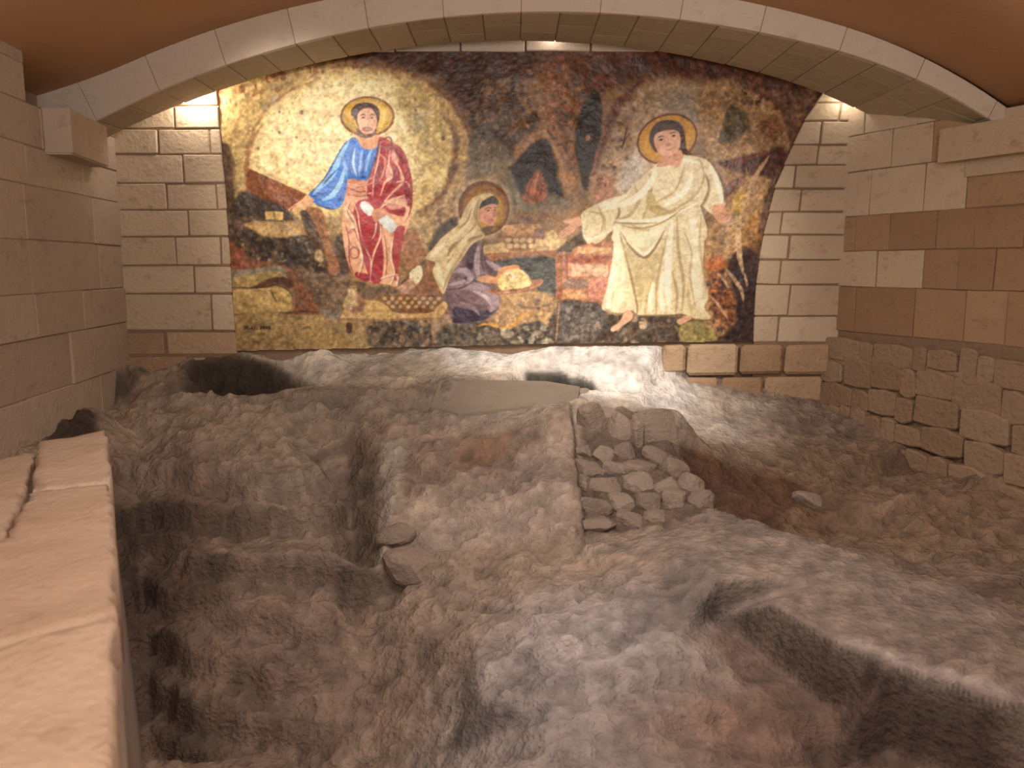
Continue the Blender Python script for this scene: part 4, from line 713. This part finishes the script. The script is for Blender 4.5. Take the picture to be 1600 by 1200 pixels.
# ---------------------------------------------------------------- right wall
dr = Vector((.45, -1, 0)).normalized(); RP = Plane((3.05, 7.5, 0), dr, (-1, -.45, 0))
wall_right = info(empty('wall_right'), 'right wall of brown squared stone above a rough rubble footing', None, None, 'structure')
slab_wall('backing', RP, [(-.3, -1.5), (10.5, -1.5), (10.5, 2.8), (-.3, 2.8)], -.6, .012, M_MORTAR, wall_right)
slab_wall('backing', RP, [(-.3, 2.8), (1.42, 2.8), (1.42, 3.9), (-.3, 3.9)], -.6, .012, M_MORTAR, wall_right)
slab_wall('backing', RP, [(1.42, 2.8), (10.5, 2.8), (10.5, 3.9), (1.42, 3.9)], -.6, -.5, M_MORTAR, wall_right)
rows = [1.05, 1.46, 1.78, 2.09, 2.48, 2.80, 3.1, 3.4]
for i in range(len(rows) - 1):
    u = 0.0; w0 = [.22, .42, .16, .3, .5, .2, .4][i]; first = True
    while u < 4.2:
        w = w0 if first else random.uniform(.3, .62); first = False
        if i >= 5:
            if u > 1.2: break
            w = min(w, 1.42 - u)
        mm = M_BROWN if i in (0, 2) or (u > .85 and i < 5 and random.random() < .8) else M_BLOCK
        block(RP, [(u, rows[i]), (u + w, rows[i]), (u + w, rows[i + 1]), (u, rows[i + 1])], mm, wall_right, .12, .018 + random.uniform(0, .008), gap=.003, bevel=.005)
        u += w
# rubble footing, irregular courses with a broken top
cz = [1.04, .80, .57, .36, .16, -.05]
for i in range(len(cz) - 1):
    u = -.05
    while u < 3.6:
        w = random.uniform(.16, .42) if random.random() < .7 else random.uniform(.1, .2)
        drop = max(0, u - 1.0) * .11
        zt, zb = cz[i] - drop + random.uniform(-.03, .03) - (random.uniform(0, .06) if i == 0 else 0), cz[i + 1] - drop + random.uniform(-.02, .02)
        out = .11 + .03 * i + random.uniform(-.012, .018)
        block(RP, [(u, zb), (u + w * .55, zb - .015), (u + w, zb + .01), (u + w, zt - .015), (u + w * .5, zt + .012), (u, zt)], M_FOOT, wall_right, .3, out, gap=.004, jit=.012, bevel=.014, name='rubble_stone')
        u += w
slab_wall('footing_core', RP, [(-.1, -.6), (4, -.8), (4, .5), (1, .86), (-.1, .9)], -.02, .10, M_FOOT, wall_right)

# ---------------------------------------------------------------- arch: voussoirs over a mortar core
arch = info(empty('stone_arch'), 'wide flat arch of pale limestone blocks spanning the chamber in front of the mosaic', 'arch')
arch['kind'] = 'structure'
LIP = 7.3
NV = 28; S0, S1 = -.492, .497
def arc_solid(name, r0, r1, s0, s1, y0f, y1f, n, m, parent, bevel=0):
    bm = bmesh.new(); rings = []
    for k in range(n + 1):
        s = s0 + (s1 - s0) * k / n
        (xa, za), (xb, zb) = arc(r0(s), s), arc(r1(s), s)
        xm = CX + RA * math.sin(s)
        ya, yb = y0f(xm), y1f(xm)
        rings.append([bm.verts.new(v) for v in ((xa, ya, za), (xa, yb, za), (xb, yb, zb), (xb, ya, zb))])
    for k in range(n):
        a, b = rings[k], rings[k + 1]
        for j in range(4): bm.faces.new([a[j], a[(j + 1) % 4], b[(j + 1) % 4], b[j]])
    bm.faces.new(rings[0]); bm.faces.new(list(reversed(rings[-1])))
    bmesh.ops.recalc_face_normals(bm, faces=bm.faces[:])
    if bevel:
        ed = [e for e in bm.edges if len(e.link_faces) == 2 and e.calc_face_angle(0) > .5]
        bmesh.ops.bevel(bm, geom=ed, offset=bevel, segments=1, affect='EDGES', clamp_overlap=True)
    return link_mesh(name, bm, m, parent)
arc_solid('mortar_core', lambda s: rin(s) + .009, lambda s: rout(s) - .004, S0, S1, lambda x: front_y(x) + .004, lambda x: LIP - .01, 40, M_MORTAR, arch)
for i in range(NV):
    sa = S0 + (S1 - S0) * i / NV; sb = S0 + (S1 - S0) * (i + 1) / NV
    g = .004 / RA; jr = random.uniform(-.003, .003); xm = CX + RA * math.sin((sa + sb) / 2)
    lim = lambda x: min(LIP, 7.5 + (3.05 - x) / .45 + .3) if x > 2.6 else LIP
    pieces = [(0, 1)] if xm < -.9 else (([(0, .42), (.42, 1)] if i % 2 else [(0, .68), (.68, 1)]) if xm < 1.6 else ([(0, .3), (.3, .66), (.66, 1)] if i % 2 else [(0, .48), (.48, .84), (.84, 1)]))
    pieces[0] = (.06 if xm < -.9 else .045, pieces[0][1])
    if i % 2 == 0: arc_solid('face_stone', lambda s: rin(s), rout, sa + g * .5, min(S0 + (S1 - S0) * (i + 2) / NV, S1) - g * .5, front_y, lambda x: front_y(x) + .035, 6, M_ARCH, arch, .003)  # pale front split off, so only the soffit stones carry painted shade
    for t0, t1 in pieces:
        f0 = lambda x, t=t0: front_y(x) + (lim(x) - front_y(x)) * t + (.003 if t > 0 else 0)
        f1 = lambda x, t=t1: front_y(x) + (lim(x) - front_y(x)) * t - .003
        arc_solid('voussoir', lambda s: rin(s) + jr, rout, sa + g, sb - g, f0, f1, 3, M_SOFF_SHADE, arch, .005)

# corbels under the arch feet
def corbel(name, pts_low, z0, z1, m, label, round_=.02, wall=None):
    bm = bmesh.new()
    lo = [bm.verts.new((x, y, z0)) for x, y in pts_low]; hi = [bm.verts.new((x, y, z1)) for x, y in pts_low]
    bm.faces.new(lo); bm.faces.new(hi); N = len(lo)
    for i in range(N): bm.faces.new([lo[i], lo[(i + 1) % N], hi[(i + 1) % N], hi[i]])
    bmesh.ops.recalc_face_normals(bm, faces=bm.faces[:])
    le = [e for e in bm.edges if all(v in lo for v in e.verts)]
    bmesh.ops.bevel(bm, geom=le, offset=round_, segments=4 if round_ > .03 else 2, affect='EDGES', clamp_overlap=True)
    return info(link_mesh(name, bm, m, wall), label)
c1 = corbel('corbel', [(-3.72, 6.1), (-3.27, 6.15), (-3.40, 6.95), (-3.75, 6.98)], 2.47, 2.80, M_PIER, 'square-cut stone corbel under the left foot of the arch', .012, wall_left)
c2 = corbel('corbel', [(wr_x(6.5) + .08, 6.5), (wr_x(6.5) - .16, 6.47), (wr_x(5.2) - .2, 5.2), (wr_x(5.2) + .08, 5.2)], 2.33, 2.70, M_BLOCK, 'rounded grey stone corbel under the right foot of the arch', .12, wall_right)
# springer stones that carry the arch feet down on to the corbels
def springer(pts, z0, z1, m, label):
    bm = bmesh.new(); lo = [bm.verts.new((x, y, z0)) for x, y in pts]; hi = [bm.verts.new((x, y, z)) for (x, y), z in zip(pts, z1)]
    bm.faces.new(lo); bm.faces.new(hi); N = len(lo)
    for i in range(N): bm.faces.new([lo[i], lo[(i + 1) % N], hi[(i + 1) % N], hi[i]])
    bmesh.ops.recalc_face_normals(bm, faces=bm.faces[:]); bmesh.ops.bevel(bm, geom=bm.edges[:], offset=.015, segments=2, affect='EDGES', clamp_overlap=True)
    return info(link_mesh('springer_stone', bm, m, wall_left), label)
springer([(-3.93, 6.75), (-3.5, 6.70), (-3.5, 6.95), (-3.95, 6.98)], 2.80, (2.86, 2.86, 2.84, 2.84), M_PIER, 'weathered springer stone between the left corbel and the arch')

# ---------------------------------------------------------------- ceiling: ochre plaster vault opening out towards the visitors
bm = bmesh.new(); n = 48; g = []
for k in range(n + 1):
    s = -.52 + 1.04 * k / n; x, z = arc(rout(max(s, -.492)) - .012, s); t = min(max((x + 3.6) / 7.2, 0), 1)
    row = []
    for y in (front_y(x) + .1, 5.0, 3.0, 1.0, -1.0, -3.4):
        yy = front_y(x) - y
        row.append(bm.verts.new((x + (.1 + .35 * t) * max(yy, 0), y, z)))
    g.append(row)
up = [[bm.verts.new(v.co + Vector((0, 0, .12))) for v in row] for row in g]
for k in range(n):
    for j in range(5):
        bm.faces.new([g[k][j], g[k + 1][j], g[k + 1][j + 1], g[k][j + 1]]); bm.faces.new([up[k][j], up[k][j + 1], up[k + 1][j + 1], up[k + 1][j]])
for k in range(n):
    for j in (0, 5): bm.faces.new([g[k][j], g[k + 1][j], up[k + 1][j], up[k][j]])
bmesh.ops.recalc_face_normals(bm, faces=bm.faces[:])
info(link_mesh('ceiling', bm, M_PLASTER, None, True), 'ochre plaster vault in front of the arch', None, None, 'structure')
# lid over the slot behind the arch
o = arc_solid('trim_1', lambda s: RA + .45, lambda s: RA + .6, -.47, .47, lambda x: 6.9, lambda x: 7.62, 30, M_MORTAR, None); info(o, None, None, None, 'structure')
o = arc_solid('trim_2', lambda s: rout(s), lambda s: RA + .6, -.47, .47, lambda x: 7.1, lambda x: 7.29, 30, M_MORTAR, None); info(o, None, None, None, 'structure')
# end wall behind the visitors
PL = Plane((0, -3.4, 0), (1, 0, 0), (0, 1, 0))
info(slab_wall('wall_rear', PL, [(-3.4, -1.6), (8, -1.6), (8, 3.9), (-3.4, 3.9)], -.2, 0, M_BLOCK), None, None, None, 'structure')

# ---------------------------------------------------------------- mosaic on the back wall
NX, NZ = 760, 388; X0, X1, Z0, Z1 = -2.68, 2.99, .80, 3.60
xs = np.linspace(X0, X1, NX); zs = np.linspace(Z0, Z1, NZ); GX, GZ = np.meshgrid(xs, zs)
ct, st = math.cos(math.atan(185 / 1250)), math.sin(math.atan(185 / 1250))
def sheet(x, z):
    # where a point of the wall lies on the mosaic's design sheet
    dz = z - 1.65; f = 7.5 * ct - dz * st
    return 800 + 1250 * x / f - MX0, 600 - 1250 * (7.5 * st + dz * ct) / f - MY0
U, V = sheet(GX, GZ)
def samp(a, u, v):
    u = np.clip(u, 0, MW - 1.01); v = np.clip(v, 0, MH - 1.01); i = v.astype(int); j = u.astype(int); fu = (u - j)[..., None]; fv = (v - i)[..., None]
    return (a[i, j] * (1 - fu) + a[i, j + 1] * fu) * (1 - fv) + (a[i + 1, j] * (1 - fu) + a[i + 1, j + 1] * fu) * fv
LIN = s2l(samp(IMG, U, V)) * MOSAIC_GAIN
LIN = np.clip(LIN, 0.003, .85)
rl = fbm(NZ, NX, 22, rng, 5); rg2 = rng.random((NZ, NX)) - .5
GY = 7.487 - .012 * rl - .0009 * rg2 * 2
fc = (xs[:-1] + xs[1:]) / 2; fz = (zs[:-1] + zs[1:]) / 2; FX, FZ = np.meshgrid(fc, fz)
le_t = np.array(LE); re_t = np.array(RE)
okm = (FX > np.interp(FZ, le_t[:, 0], le_t[:, 1]) - .006) & (FX < np.interp(FZ, re_t[:, 0], re_t[:, 1]) + .006)
bot = np.interp(FX, [-2.6, -.6, .42, 1.38, 2.3], [.857, .899, .929, .935, .948]); okm &= FZ > bot
okm &= FZ < 3.585
ui, vi = sheet(FX, FZ); fid = IDS[np.clip(vi, 0, MH - 1).astype(int), np.clip(ui, 0, MW - 1).astype(int)]; fid[fid < 0] = 0
mural = info(empty('mosaic_mural', (0, 7.48, .9)), 'large lunette mosaic of three haloed robed figures in a rocky cave workshop', 'mosaic')
def grid_part(name, sel, parent, label, dy=0.0):
    r, c_ = np.nonzero(sel); q = np.stack([r * NX + c_, r * NX + c_ + 1, (r + 1) * NX + c_ + 1, (r + 1) * NX + c_], 1)
    used, inv = np.unique(q, return_inverse=True); inv = inv.reshape(-1, 4)
    me = bpy.data.meshes.new(name); me.vertices.add(len(used))
    co = np.stack([GX.ravel()[used] - 0, GY.ravel()[used] - 7.48 - dy, GZ.ravel()[used] - .9], 1)
    me.vertices.foreach_set('co', co.ravel())
    me.loops.add(inv.size); me.loops.foreach_set('vertex_index', inv.ravel().astype(np.int32))
    me.polygons.add(len(inv)); me.polygons.foreach_set('loop_start', np.arange(0, inv.size, 4, dtype=np.int32))
    me.update(calc_edges=True)
    ca = me.color_attributes.new('col', 'FLOAT_COLOR', 'POINT')
    cc = np.ones((len(used), 4)); cc[:, :3] = LIN.reshape(-1, 3)[used]; ca.data.foreach_set('color', cc.ravel())
    me.materials.append(M_MOSAIC)
    o = bpy.data.objects.new(name, me); COL.objects.link(o); o.parent = parent
    if label: o['label'] = label
    return o
grid_part('mosaic_ground', okm & (fid == 0), mural, 'rocky cave background in brown, ochre and yellow tesserae')
for k, nm, lb in ((1, 'mosaic_figure', 'bearded figure in blue tunic and red mantle holding a scroll'), (2, 'mosaic_halo', 'gold halo of the bearded figure'),
                  (3, 'mosaic_figure', 'kneeling veiled figure in purple kneading dough'), (4, 'mosaic_halo', 'brown and gold halo of the kneeling figure'),
                  (5, 'mosaic_figure', 'standing figure in long cream robe with open arms'), (6, 'mosaic_halo', 'tilted gold halo of the cream-robed figure')):
    grid_part(nm, okm & (fid == k), mural, lb, .001)
o = slab_wall('mosaic_bed', BK, [(-2.60, .87), (2.25, .95), (2.26, 1.6), (2.38, 2.33), (2.62, 2.97), (2.9, 3.5), (-2.62, 3.5)], -.01, .0, M_CEMENT, mural)
o.matrix_parent_inverse = Matrix.Translation((0, -7.48, -.9))

# ---------------------------------------------------------------- floor: excavated rock, built as a terrain from surveyed points
pts = [Vector((p[0], p[1])) for p in TP]
vs, es, fs, ov, oe, of = delaunay_2d_cdt(pts, [], [], 0, 1e-5)
vz = np.zeros(len(vs))
for i, src in enumerate(ov): vz[i] = TP[src[0]][2]
vxy = np.array([(v.x, v.y) for v in vs])
ST = .0165; TX = np.arange(-4.4, 5.6, ST); TY = np.arange(.9, 7.75, ST); HX, HY = np.meshgrid(TX, TY)
rt = np.random.default_rng(5); hh, ww_ = HX.shape
# irregular outlines: the survey is looked up at slightly shifted places
SX = HX + .03 * fbm(hh, ww_, 22, rt, 4); SY = HY + .03 * fbm(hh, ww_, 22, rt, 4)
HZ = np.full(HX.shape, np.nan)
for f in fs:
    a, b, c3 = vxy[list(f[:3])]
    m0 = np.minimum(np.minimum(a, b), c3) - .06; m1 = np.maximum(np.maximum(a, b), c3) + .06
    j0, j1 = np.searchsorted(TX, (m0[0], m1[0])); i0, i1 = np.searchsorted(TY, (m0[1], m1[1]))
    if j1 <= j0 or i1 <= i0: continue
    X = SX[i0:i1, j0:j1]; Y = SY[i0:i1, j0:j1]
    d = (b[1] - c3[1]) * (a[0] - c3[0]) + (c3[0] - b[0]) * (a[1] - c3[1])
    if abs(d) < 1e-9: continue
    l1 = ((b[1] - c3[1]) * (X - c3[0]) + (c3[0] - b[0]) * (Y - c3[1])) / d; l2 = ((c3[1] - a[1]) * (X - c3[0]) + (a[0] - c3[0]) * (Y - c3[1])) / d
    l3 = 1 - l1 - l2; ins = (l1 >= -1e-6) & (l2 >= -1e-6) & (l3 >= -1e-6)
    z = l1 * vz[f[0]] + l2 * vz[f[1]] + l3 * vz[f[2]]
    HZ[i0:i1, j0:j1] = np.where(ins, z, HZ[i0:i1, j0:j1])
HZ = np.where(np.isnan(HZ), .3, HZ)
def blur(a, k):
    ker = np.exp(-.5 * (np.arange(-3 * k, 3 * k + 1) / k) ** 2); ker /= ker.sum(); p = 3 * k
    b_ = np.pad(a, ((p, p), (0, 0)), 'edge'); a = sum(w * b_[i:i + a.shape[0]] for i, w in enumerate(ker))
    b_ = np.pad(a, ((0, 0), (p, p)), 'edge'); return sum(w * b_[:, i:i + a.shape[1]] for i, w in enumerate(ker))
HZ = blur(HZ, 1)
# plastered panel stands proud of the rubble at its right
HZ += .075 * np.clip((.505 - .02 * (HY - 6) - HX) / .02 + .5, 0, 1) * np.clip((HX - .0) / .3, 0, 1) * np.clip((6.75 - HY) / .2, 0, 1) * np.clip((HY - 5.35) / .12, 0, 1)
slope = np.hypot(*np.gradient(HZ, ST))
rid = 1 - np.abs(fbm(hh, ww_, 20, rt, 5, 1.8)) * 2.2; r3 = fbm(hh, ww_, 8, rt, 3, 1.3); r4 = fbm(hh, ww_, 3.2, rt, 2)
pit = np.clip((-1.05 - HX) / .25, 0, 1) * np.clip((6.3 - HY) / .3, 0, 1)
r1 = fbm(hh, ww_, 30, rt, 5, 1.6)
q = (HZ + .09 * r1 + .05 * HX) / .21; fr = q - np.floor(q); HZ += pit * .21 * .8 * (np.clip((fr - .5) * 4 + .5, 0, 1) - fr)
calm = np.ones(HX.shape)
for cx, cy, rx, ry in ((-.05, 6.85, .75, .25), (-.05, 6.85, .7, .22), (2.0, 4.2, 1.2, .9), (1.4, 5.0, .8, .4), (1.8, 6.8, .9, .4), (.4, 7.35, 2.6, .3), (.4, 7.4, 2.6, .2), (0.1, 6.5, .6, .25)):
    calm = np.minimum(calm, 1 - .82 * np.exp(-(((HX - cx) / rx) ** 2 + ((HY - cy) / ry) ** 2) ** 2))
A = calm * (1 + np.clip(slope, 0, 1.5) * .3)
HZ += A * (.045 * r1 + .034 * (rid - .4) + .034 * r3 + .018 * r4)
ck = fbm(hh, ww_, 26, rt, 4, 2.2); HZ -= calm * .05 * np.clip(1 - np.abs(ck) * 14, 0, 1) * np.clip(r1 * 3 + .6, 0, 1)
# strata: stepped edges in the cut rock
q = (HZ + .03 * r1) / .085; fr = q - np.floor(q); HZ += calm * .022 * (np.clip(fr * 2.2 - .6, 0, 1) - fr)
col = np.zeros(HX.shape + (3,)); col[:] = (150, 124, 98)
wx = HX + .12 * r1; wy = HY + .08 * rid
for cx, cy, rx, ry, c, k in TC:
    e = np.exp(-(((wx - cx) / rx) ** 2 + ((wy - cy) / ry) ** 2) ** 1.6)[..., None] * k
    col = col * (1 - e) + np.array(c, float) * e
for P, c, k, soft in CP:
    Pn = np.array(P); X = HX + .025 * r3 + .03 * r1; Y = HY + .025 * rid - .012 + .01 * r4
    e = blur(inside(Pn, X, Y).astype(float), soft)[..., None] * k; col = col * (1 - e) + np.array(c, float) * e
n5 = fbm(hh, ww_, 45, rt, 5); n6 = fbm(hh, ww_, 14, rt, 4)
tint = np.array([1.0, .93, .82])
col *= (1 + .13 * n5 + .12 * n6)[..., None]
w_ = np.clip(n6 * 1.6, 0, 1)[..., None] * .35; col = col * (1 - w_) + col * tint * w_ * .95
w_ = np.clip(-n5 * 1.6, 0, 1)[..., None] * .4; col = col * (1 - w_) + col * np.array([.98, .99, 1.06]) * w_
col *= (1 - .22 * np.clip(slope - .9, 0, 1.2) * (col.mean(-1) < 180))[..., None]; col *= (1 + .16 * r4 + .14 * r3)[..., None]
col = np.clip(col, 20, 245)
me = bpy.data.meshes.new('floor'); me.vertices.add(HX.size)
me.vertices.foreach_set('co', np.stack([HX + .012 * r3, HY + .012 * r1, HZ], -1).ravel())
ii = np.arange(hh * ww_).reshape(hh, ww_); qd = np.stack([ii[:-1, :-1], ii[:-1, 1:], ii[1:, 1:], ii[1:, :-1]], -1).reshape(-1, 4)
me.loops.add(qd.size); me.loops.foreach_set('vertex_index', qd.ravel().astype(np.int32)); me.polygons.add(len(qd)); me.polygons.foreach_set('loop_start', np.arange(0, qd.size, 4, dtype=np.int32))
me.polygons.foreach_set('use_smooth', np.ones(len(qd), bool)); me.update(calc_edges=True)
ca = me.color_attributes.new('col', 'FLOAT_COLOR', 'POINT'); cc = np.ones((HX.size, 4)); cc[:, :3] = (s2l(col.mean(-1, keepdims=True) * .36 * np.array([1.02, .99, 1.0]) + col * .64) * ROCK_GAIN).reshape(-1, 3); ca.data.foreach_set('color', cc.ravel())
me.materials.append(M_ROCK); floor = bpy.data.objects.new('floor', me); COL.objects.link(floor)
info(floor, 'rough excavated bedrock floor with pits, steps and a pale shelf under the mosaic', None, None, 'structure')
def zat(x, y):
    i = int(round((y - .9) / ST)); j = int(round((x + 4.4) / ST)); return float(HZ[min(max(i, 0), hh - 1), min(max(j, 0), ww_ - 1)])
# paving of the visitors' side
PF = Plane((0, 0, 0), (1, 0, 0), (0, 1, 0))
hexa('floor_visitors', [(-3.1, -3.4, -.3), (7.8, -3.4, -.3), (7.8, .95, -.3), (-3.1, .95, -.3)], [(-3.1, -3.4, -.1), (7.8, -3.4, -.1), (7.8, .95, -.1), (-3.1, .95, -.1)], M_SLAB, None, .01)['kind'] = 'structure'

# ---------------------------------------------------------------- left parapet of stone slabs on a rubble core
def rough_outline(P, step=.07, j=.012):
    out = []
    for i in range(len(P)):
        a, b = Vector(P[i]), Vector(P[(i + 1) % len(P)]); n = max(1, int((b - a).length / step))
        for k in range(n): out.append(a.lerp(b, k / n) + Vector((random.uniform(-j, j), random.uniform(-j, j))))
    return out
def flat_stone(name, P, z0, z1, m, parent, bevel=.02, tilt=(0, 0), j=.012, seed=0):
    from mathutils import noise
    O = rough_outline(P, .06, j); cx = sum(p.x for p in O) / len(O); cy = sum(p.y for p in O) / len(O); N = len(O)
    inner = [Vector((cx, cy)) + (p - Vector((cx, cy))) * (1 - bevel / max((p - Vector((cx, cy))).length, .05)) for p in O]
    x0, x1, y0, y1 = min(p.x for p in O), max(p.x for p in O), min(p.y for p in O), max(p.y for p in O)
    Q = list(inner); gx = .055
    for i in range(int((x1 - x0) / gx) + 1):
        for k in range(int((y1 - y0) / gx) + 1):
            Q.append(Vector((x0 + (i + .5 * (k % 2)) * gx, y0 + k * gx)))
    v2, e2, f2, _, _, _ = delaunay_2d_cdt(Q, [], [list(range(N))], 1, 1e-6)
    def top(p): return z1 + tilt[0] * (p.x - cx) + tilt[1] * (p.y - cy) + .014 * noise.fractal(Vector((p.x * 3, p.y * 3, seed)), 1, 2, 4)
    bm = bmesh.new(); tv = [bm.verts.new((p.x, p.y, top(p))) for p in v2]
    for f in f2: bm.faces.new([tv[i] for i in f])
    r1_ = tv[:N]; r2_ = [bm.verts.new((p.x, p.y, top(p) - bevel)) for p in O]; r3_ = [bm.verts.new((p.x, p.y, z0)) for p in O]
    for a_, b_ in ((r1_, r2_), (r2_, r3_)):
        for i in range(N): bm.faces.new([a_[i], a_[(i + 1) % N], b_[(i + 1) % N], b_[i]])
    bm.faces.new(r3_)
    bmesh.ops.recalc_face_normals(bm, faces=bm.faces[:])
    return link_mesh(name, bm, m, parent, True)
par = info(empty('stone_parapet', (-1.6, 3.0, -.9)), 'low parapet capped with big pale pinkish stone slabs along the left side', 'parapet')
def inpar(o): o.matrix_parent_inverse = Matrix.Translation((1.6, -3.0, .9)); return o
inpar(flat_stone('slab', [(-2.87, 4.74), (-2.63, 5.07), (-2.03, 3.93), (-1.97, 3.80), (-2.26, 3.66)], .2, .60, M_SLAB, par))
inpar(flat_stone('slab', [(-2.25, 3.64), (-1.96, 3.78), (-1.73, 3.33), (-1.42, 2.73), (-1.21, 2.30), (-1.45, 2.14), (-2.0, 1.85), (-2.35, 2.5), (-1.98, 3.02)], .2, .60, M_SLAB, par))
inpar(flat_stone('slab', [(-1.43, 2.11), (-1.19, 2.27), (-.97, 1.83), (-.55, 1.0), (-1.5, .6), (-1.98, 1.82)], .2, .605, M_SLAB, par))
inpar(flat_stone('slab', [(-2.9, 4.66), (-2.82, 4.62), (-2.31, 3.64), (-2.02, 3.04), (-2.4, 2.52), (-3.1, 3.3)], .1, .555, M_SLAB, par, tilt=(.02, 0)))
inpar(hexa('core', [(-2.95, 4.6, -1.6), (-2.50, 5.0, -1.6), (-.40, .95, -1.6), (-1.3, .6, -1.6), (-2.2, 2.4, -1.6)], [(-2.85, 4.6, .5), (-2.60, 4.99, .5), (-.50, .95, .5), (-1.3, .6, .5), (-2.2, 2.4, .5)], M_CEMENT, par, .02))

# ---------------------------------------------------------------- rubble stones set into the cut face right of the centre
def rock(name, c, r, m, parent=None, seed=0, lo=.55, sub=2):
    rg = random.Random(seed); bm = bmesh.new(); bmesh.ops.create_icosphere(bm, subdivisions=sub, radius=1)
    ax = [(Vector(a) + Vector((rg.uniform(-.35, .35), rg.uniform(-.35, .35), rg.uniform(-.35, .35)))).normalized() for a in ((1, 0, 0), (-1, 0, 0), (0, 0, 1), (0, 0, -1), (0, -1, .3), (.6, -.7, .4), (-.6, -.6, -.4))]; dd = [rg.uniform(lo, lo + .3) for _ in ax]
    for v in bm.verts:
        p = v.co.copy()
        for a, d in zip(ax, dd):
            t = p.dot(a)
            if t > d: p -= a * (t - d) * .85
        p *= 1 + rg.uniform(-.03, .03)
        v.co = Vector((p.x * r[0], p.y * r[1], p.z * r[2])) * 1.15
    bm.transform(Matrix.Translation(c) @ Matrix.Rotation(rg.uniform(-.4, .4), 4, 'Y') @ Matrix.Rotation(rg.uniform(-.3, .3), 4, 'X'))
    return link_mesh(name, bm, m, parent, False)
rub = info(empty('rubble_wall', (1.0, 5.7, 0)), 'stepped patch of small rubble stones beside the smooth plastered rock, right of centre', 'wall')
for k, (x, y, rx, rz) in enumerate(RUB):
    o = rock('stone', (x, y + .02, zat(x, y) - .01), (rx * 1.25, .10, rz * 1.28), M_STONE, rub, k + 50, .52, 3); o.matrix_parent_inverse = Matrix.Translation((-1.0, -5.7, 0))
# flat grey slab on the crest below the mosaic
SL = [(-.64, 6.95, .655), (-.55, 7.0, .66), (.30, 7.0, .645), (.60, 6.96, .60), (.56, 6.72, .53), (.20, 6.66, .49), (-.45, 6.60, .43), (-.70, 6.72, .46)]
sl = hexa('grey_slab', [(x, y, z - .22) for x, y, z in SL], SL, M_GREY, None, .012, 2)
info(sl, 'flat grey plastered slab lying on the crest of the rock below the mosaic', 'slab')
# loose boulders that bulge from the cut rock
BL = [(-.66, 5.36, .24, .16, .13, 'rounded pale boulder at the foot of the central plastered rock, beside a dark hollow'),
      (-.84, 5.56, .14, .10, .08, 'small pale stone just above the rounded boulder left of the centre'),
      (2.31, 6.0, .13, .10, .06, 'flat stone on the brown rise to the right of the dark trough'),
      (.62, 6.98, .07, .05, .06, 'small upright stone at the corner of the grey slab under the mosaic'),
      (1.50, 5.62, .09, .07, .05, 'small stone at the lower end of the rubble patch')]
for k, (x, y, a, b, c, lb) in enumerate(BL):
    info(rock('boulder', (x, y, zat(x, y) + c * .05), (a, b, c), M_STONE, None, 905 + k, lo=.62, sub=3), lb, 'boulder')
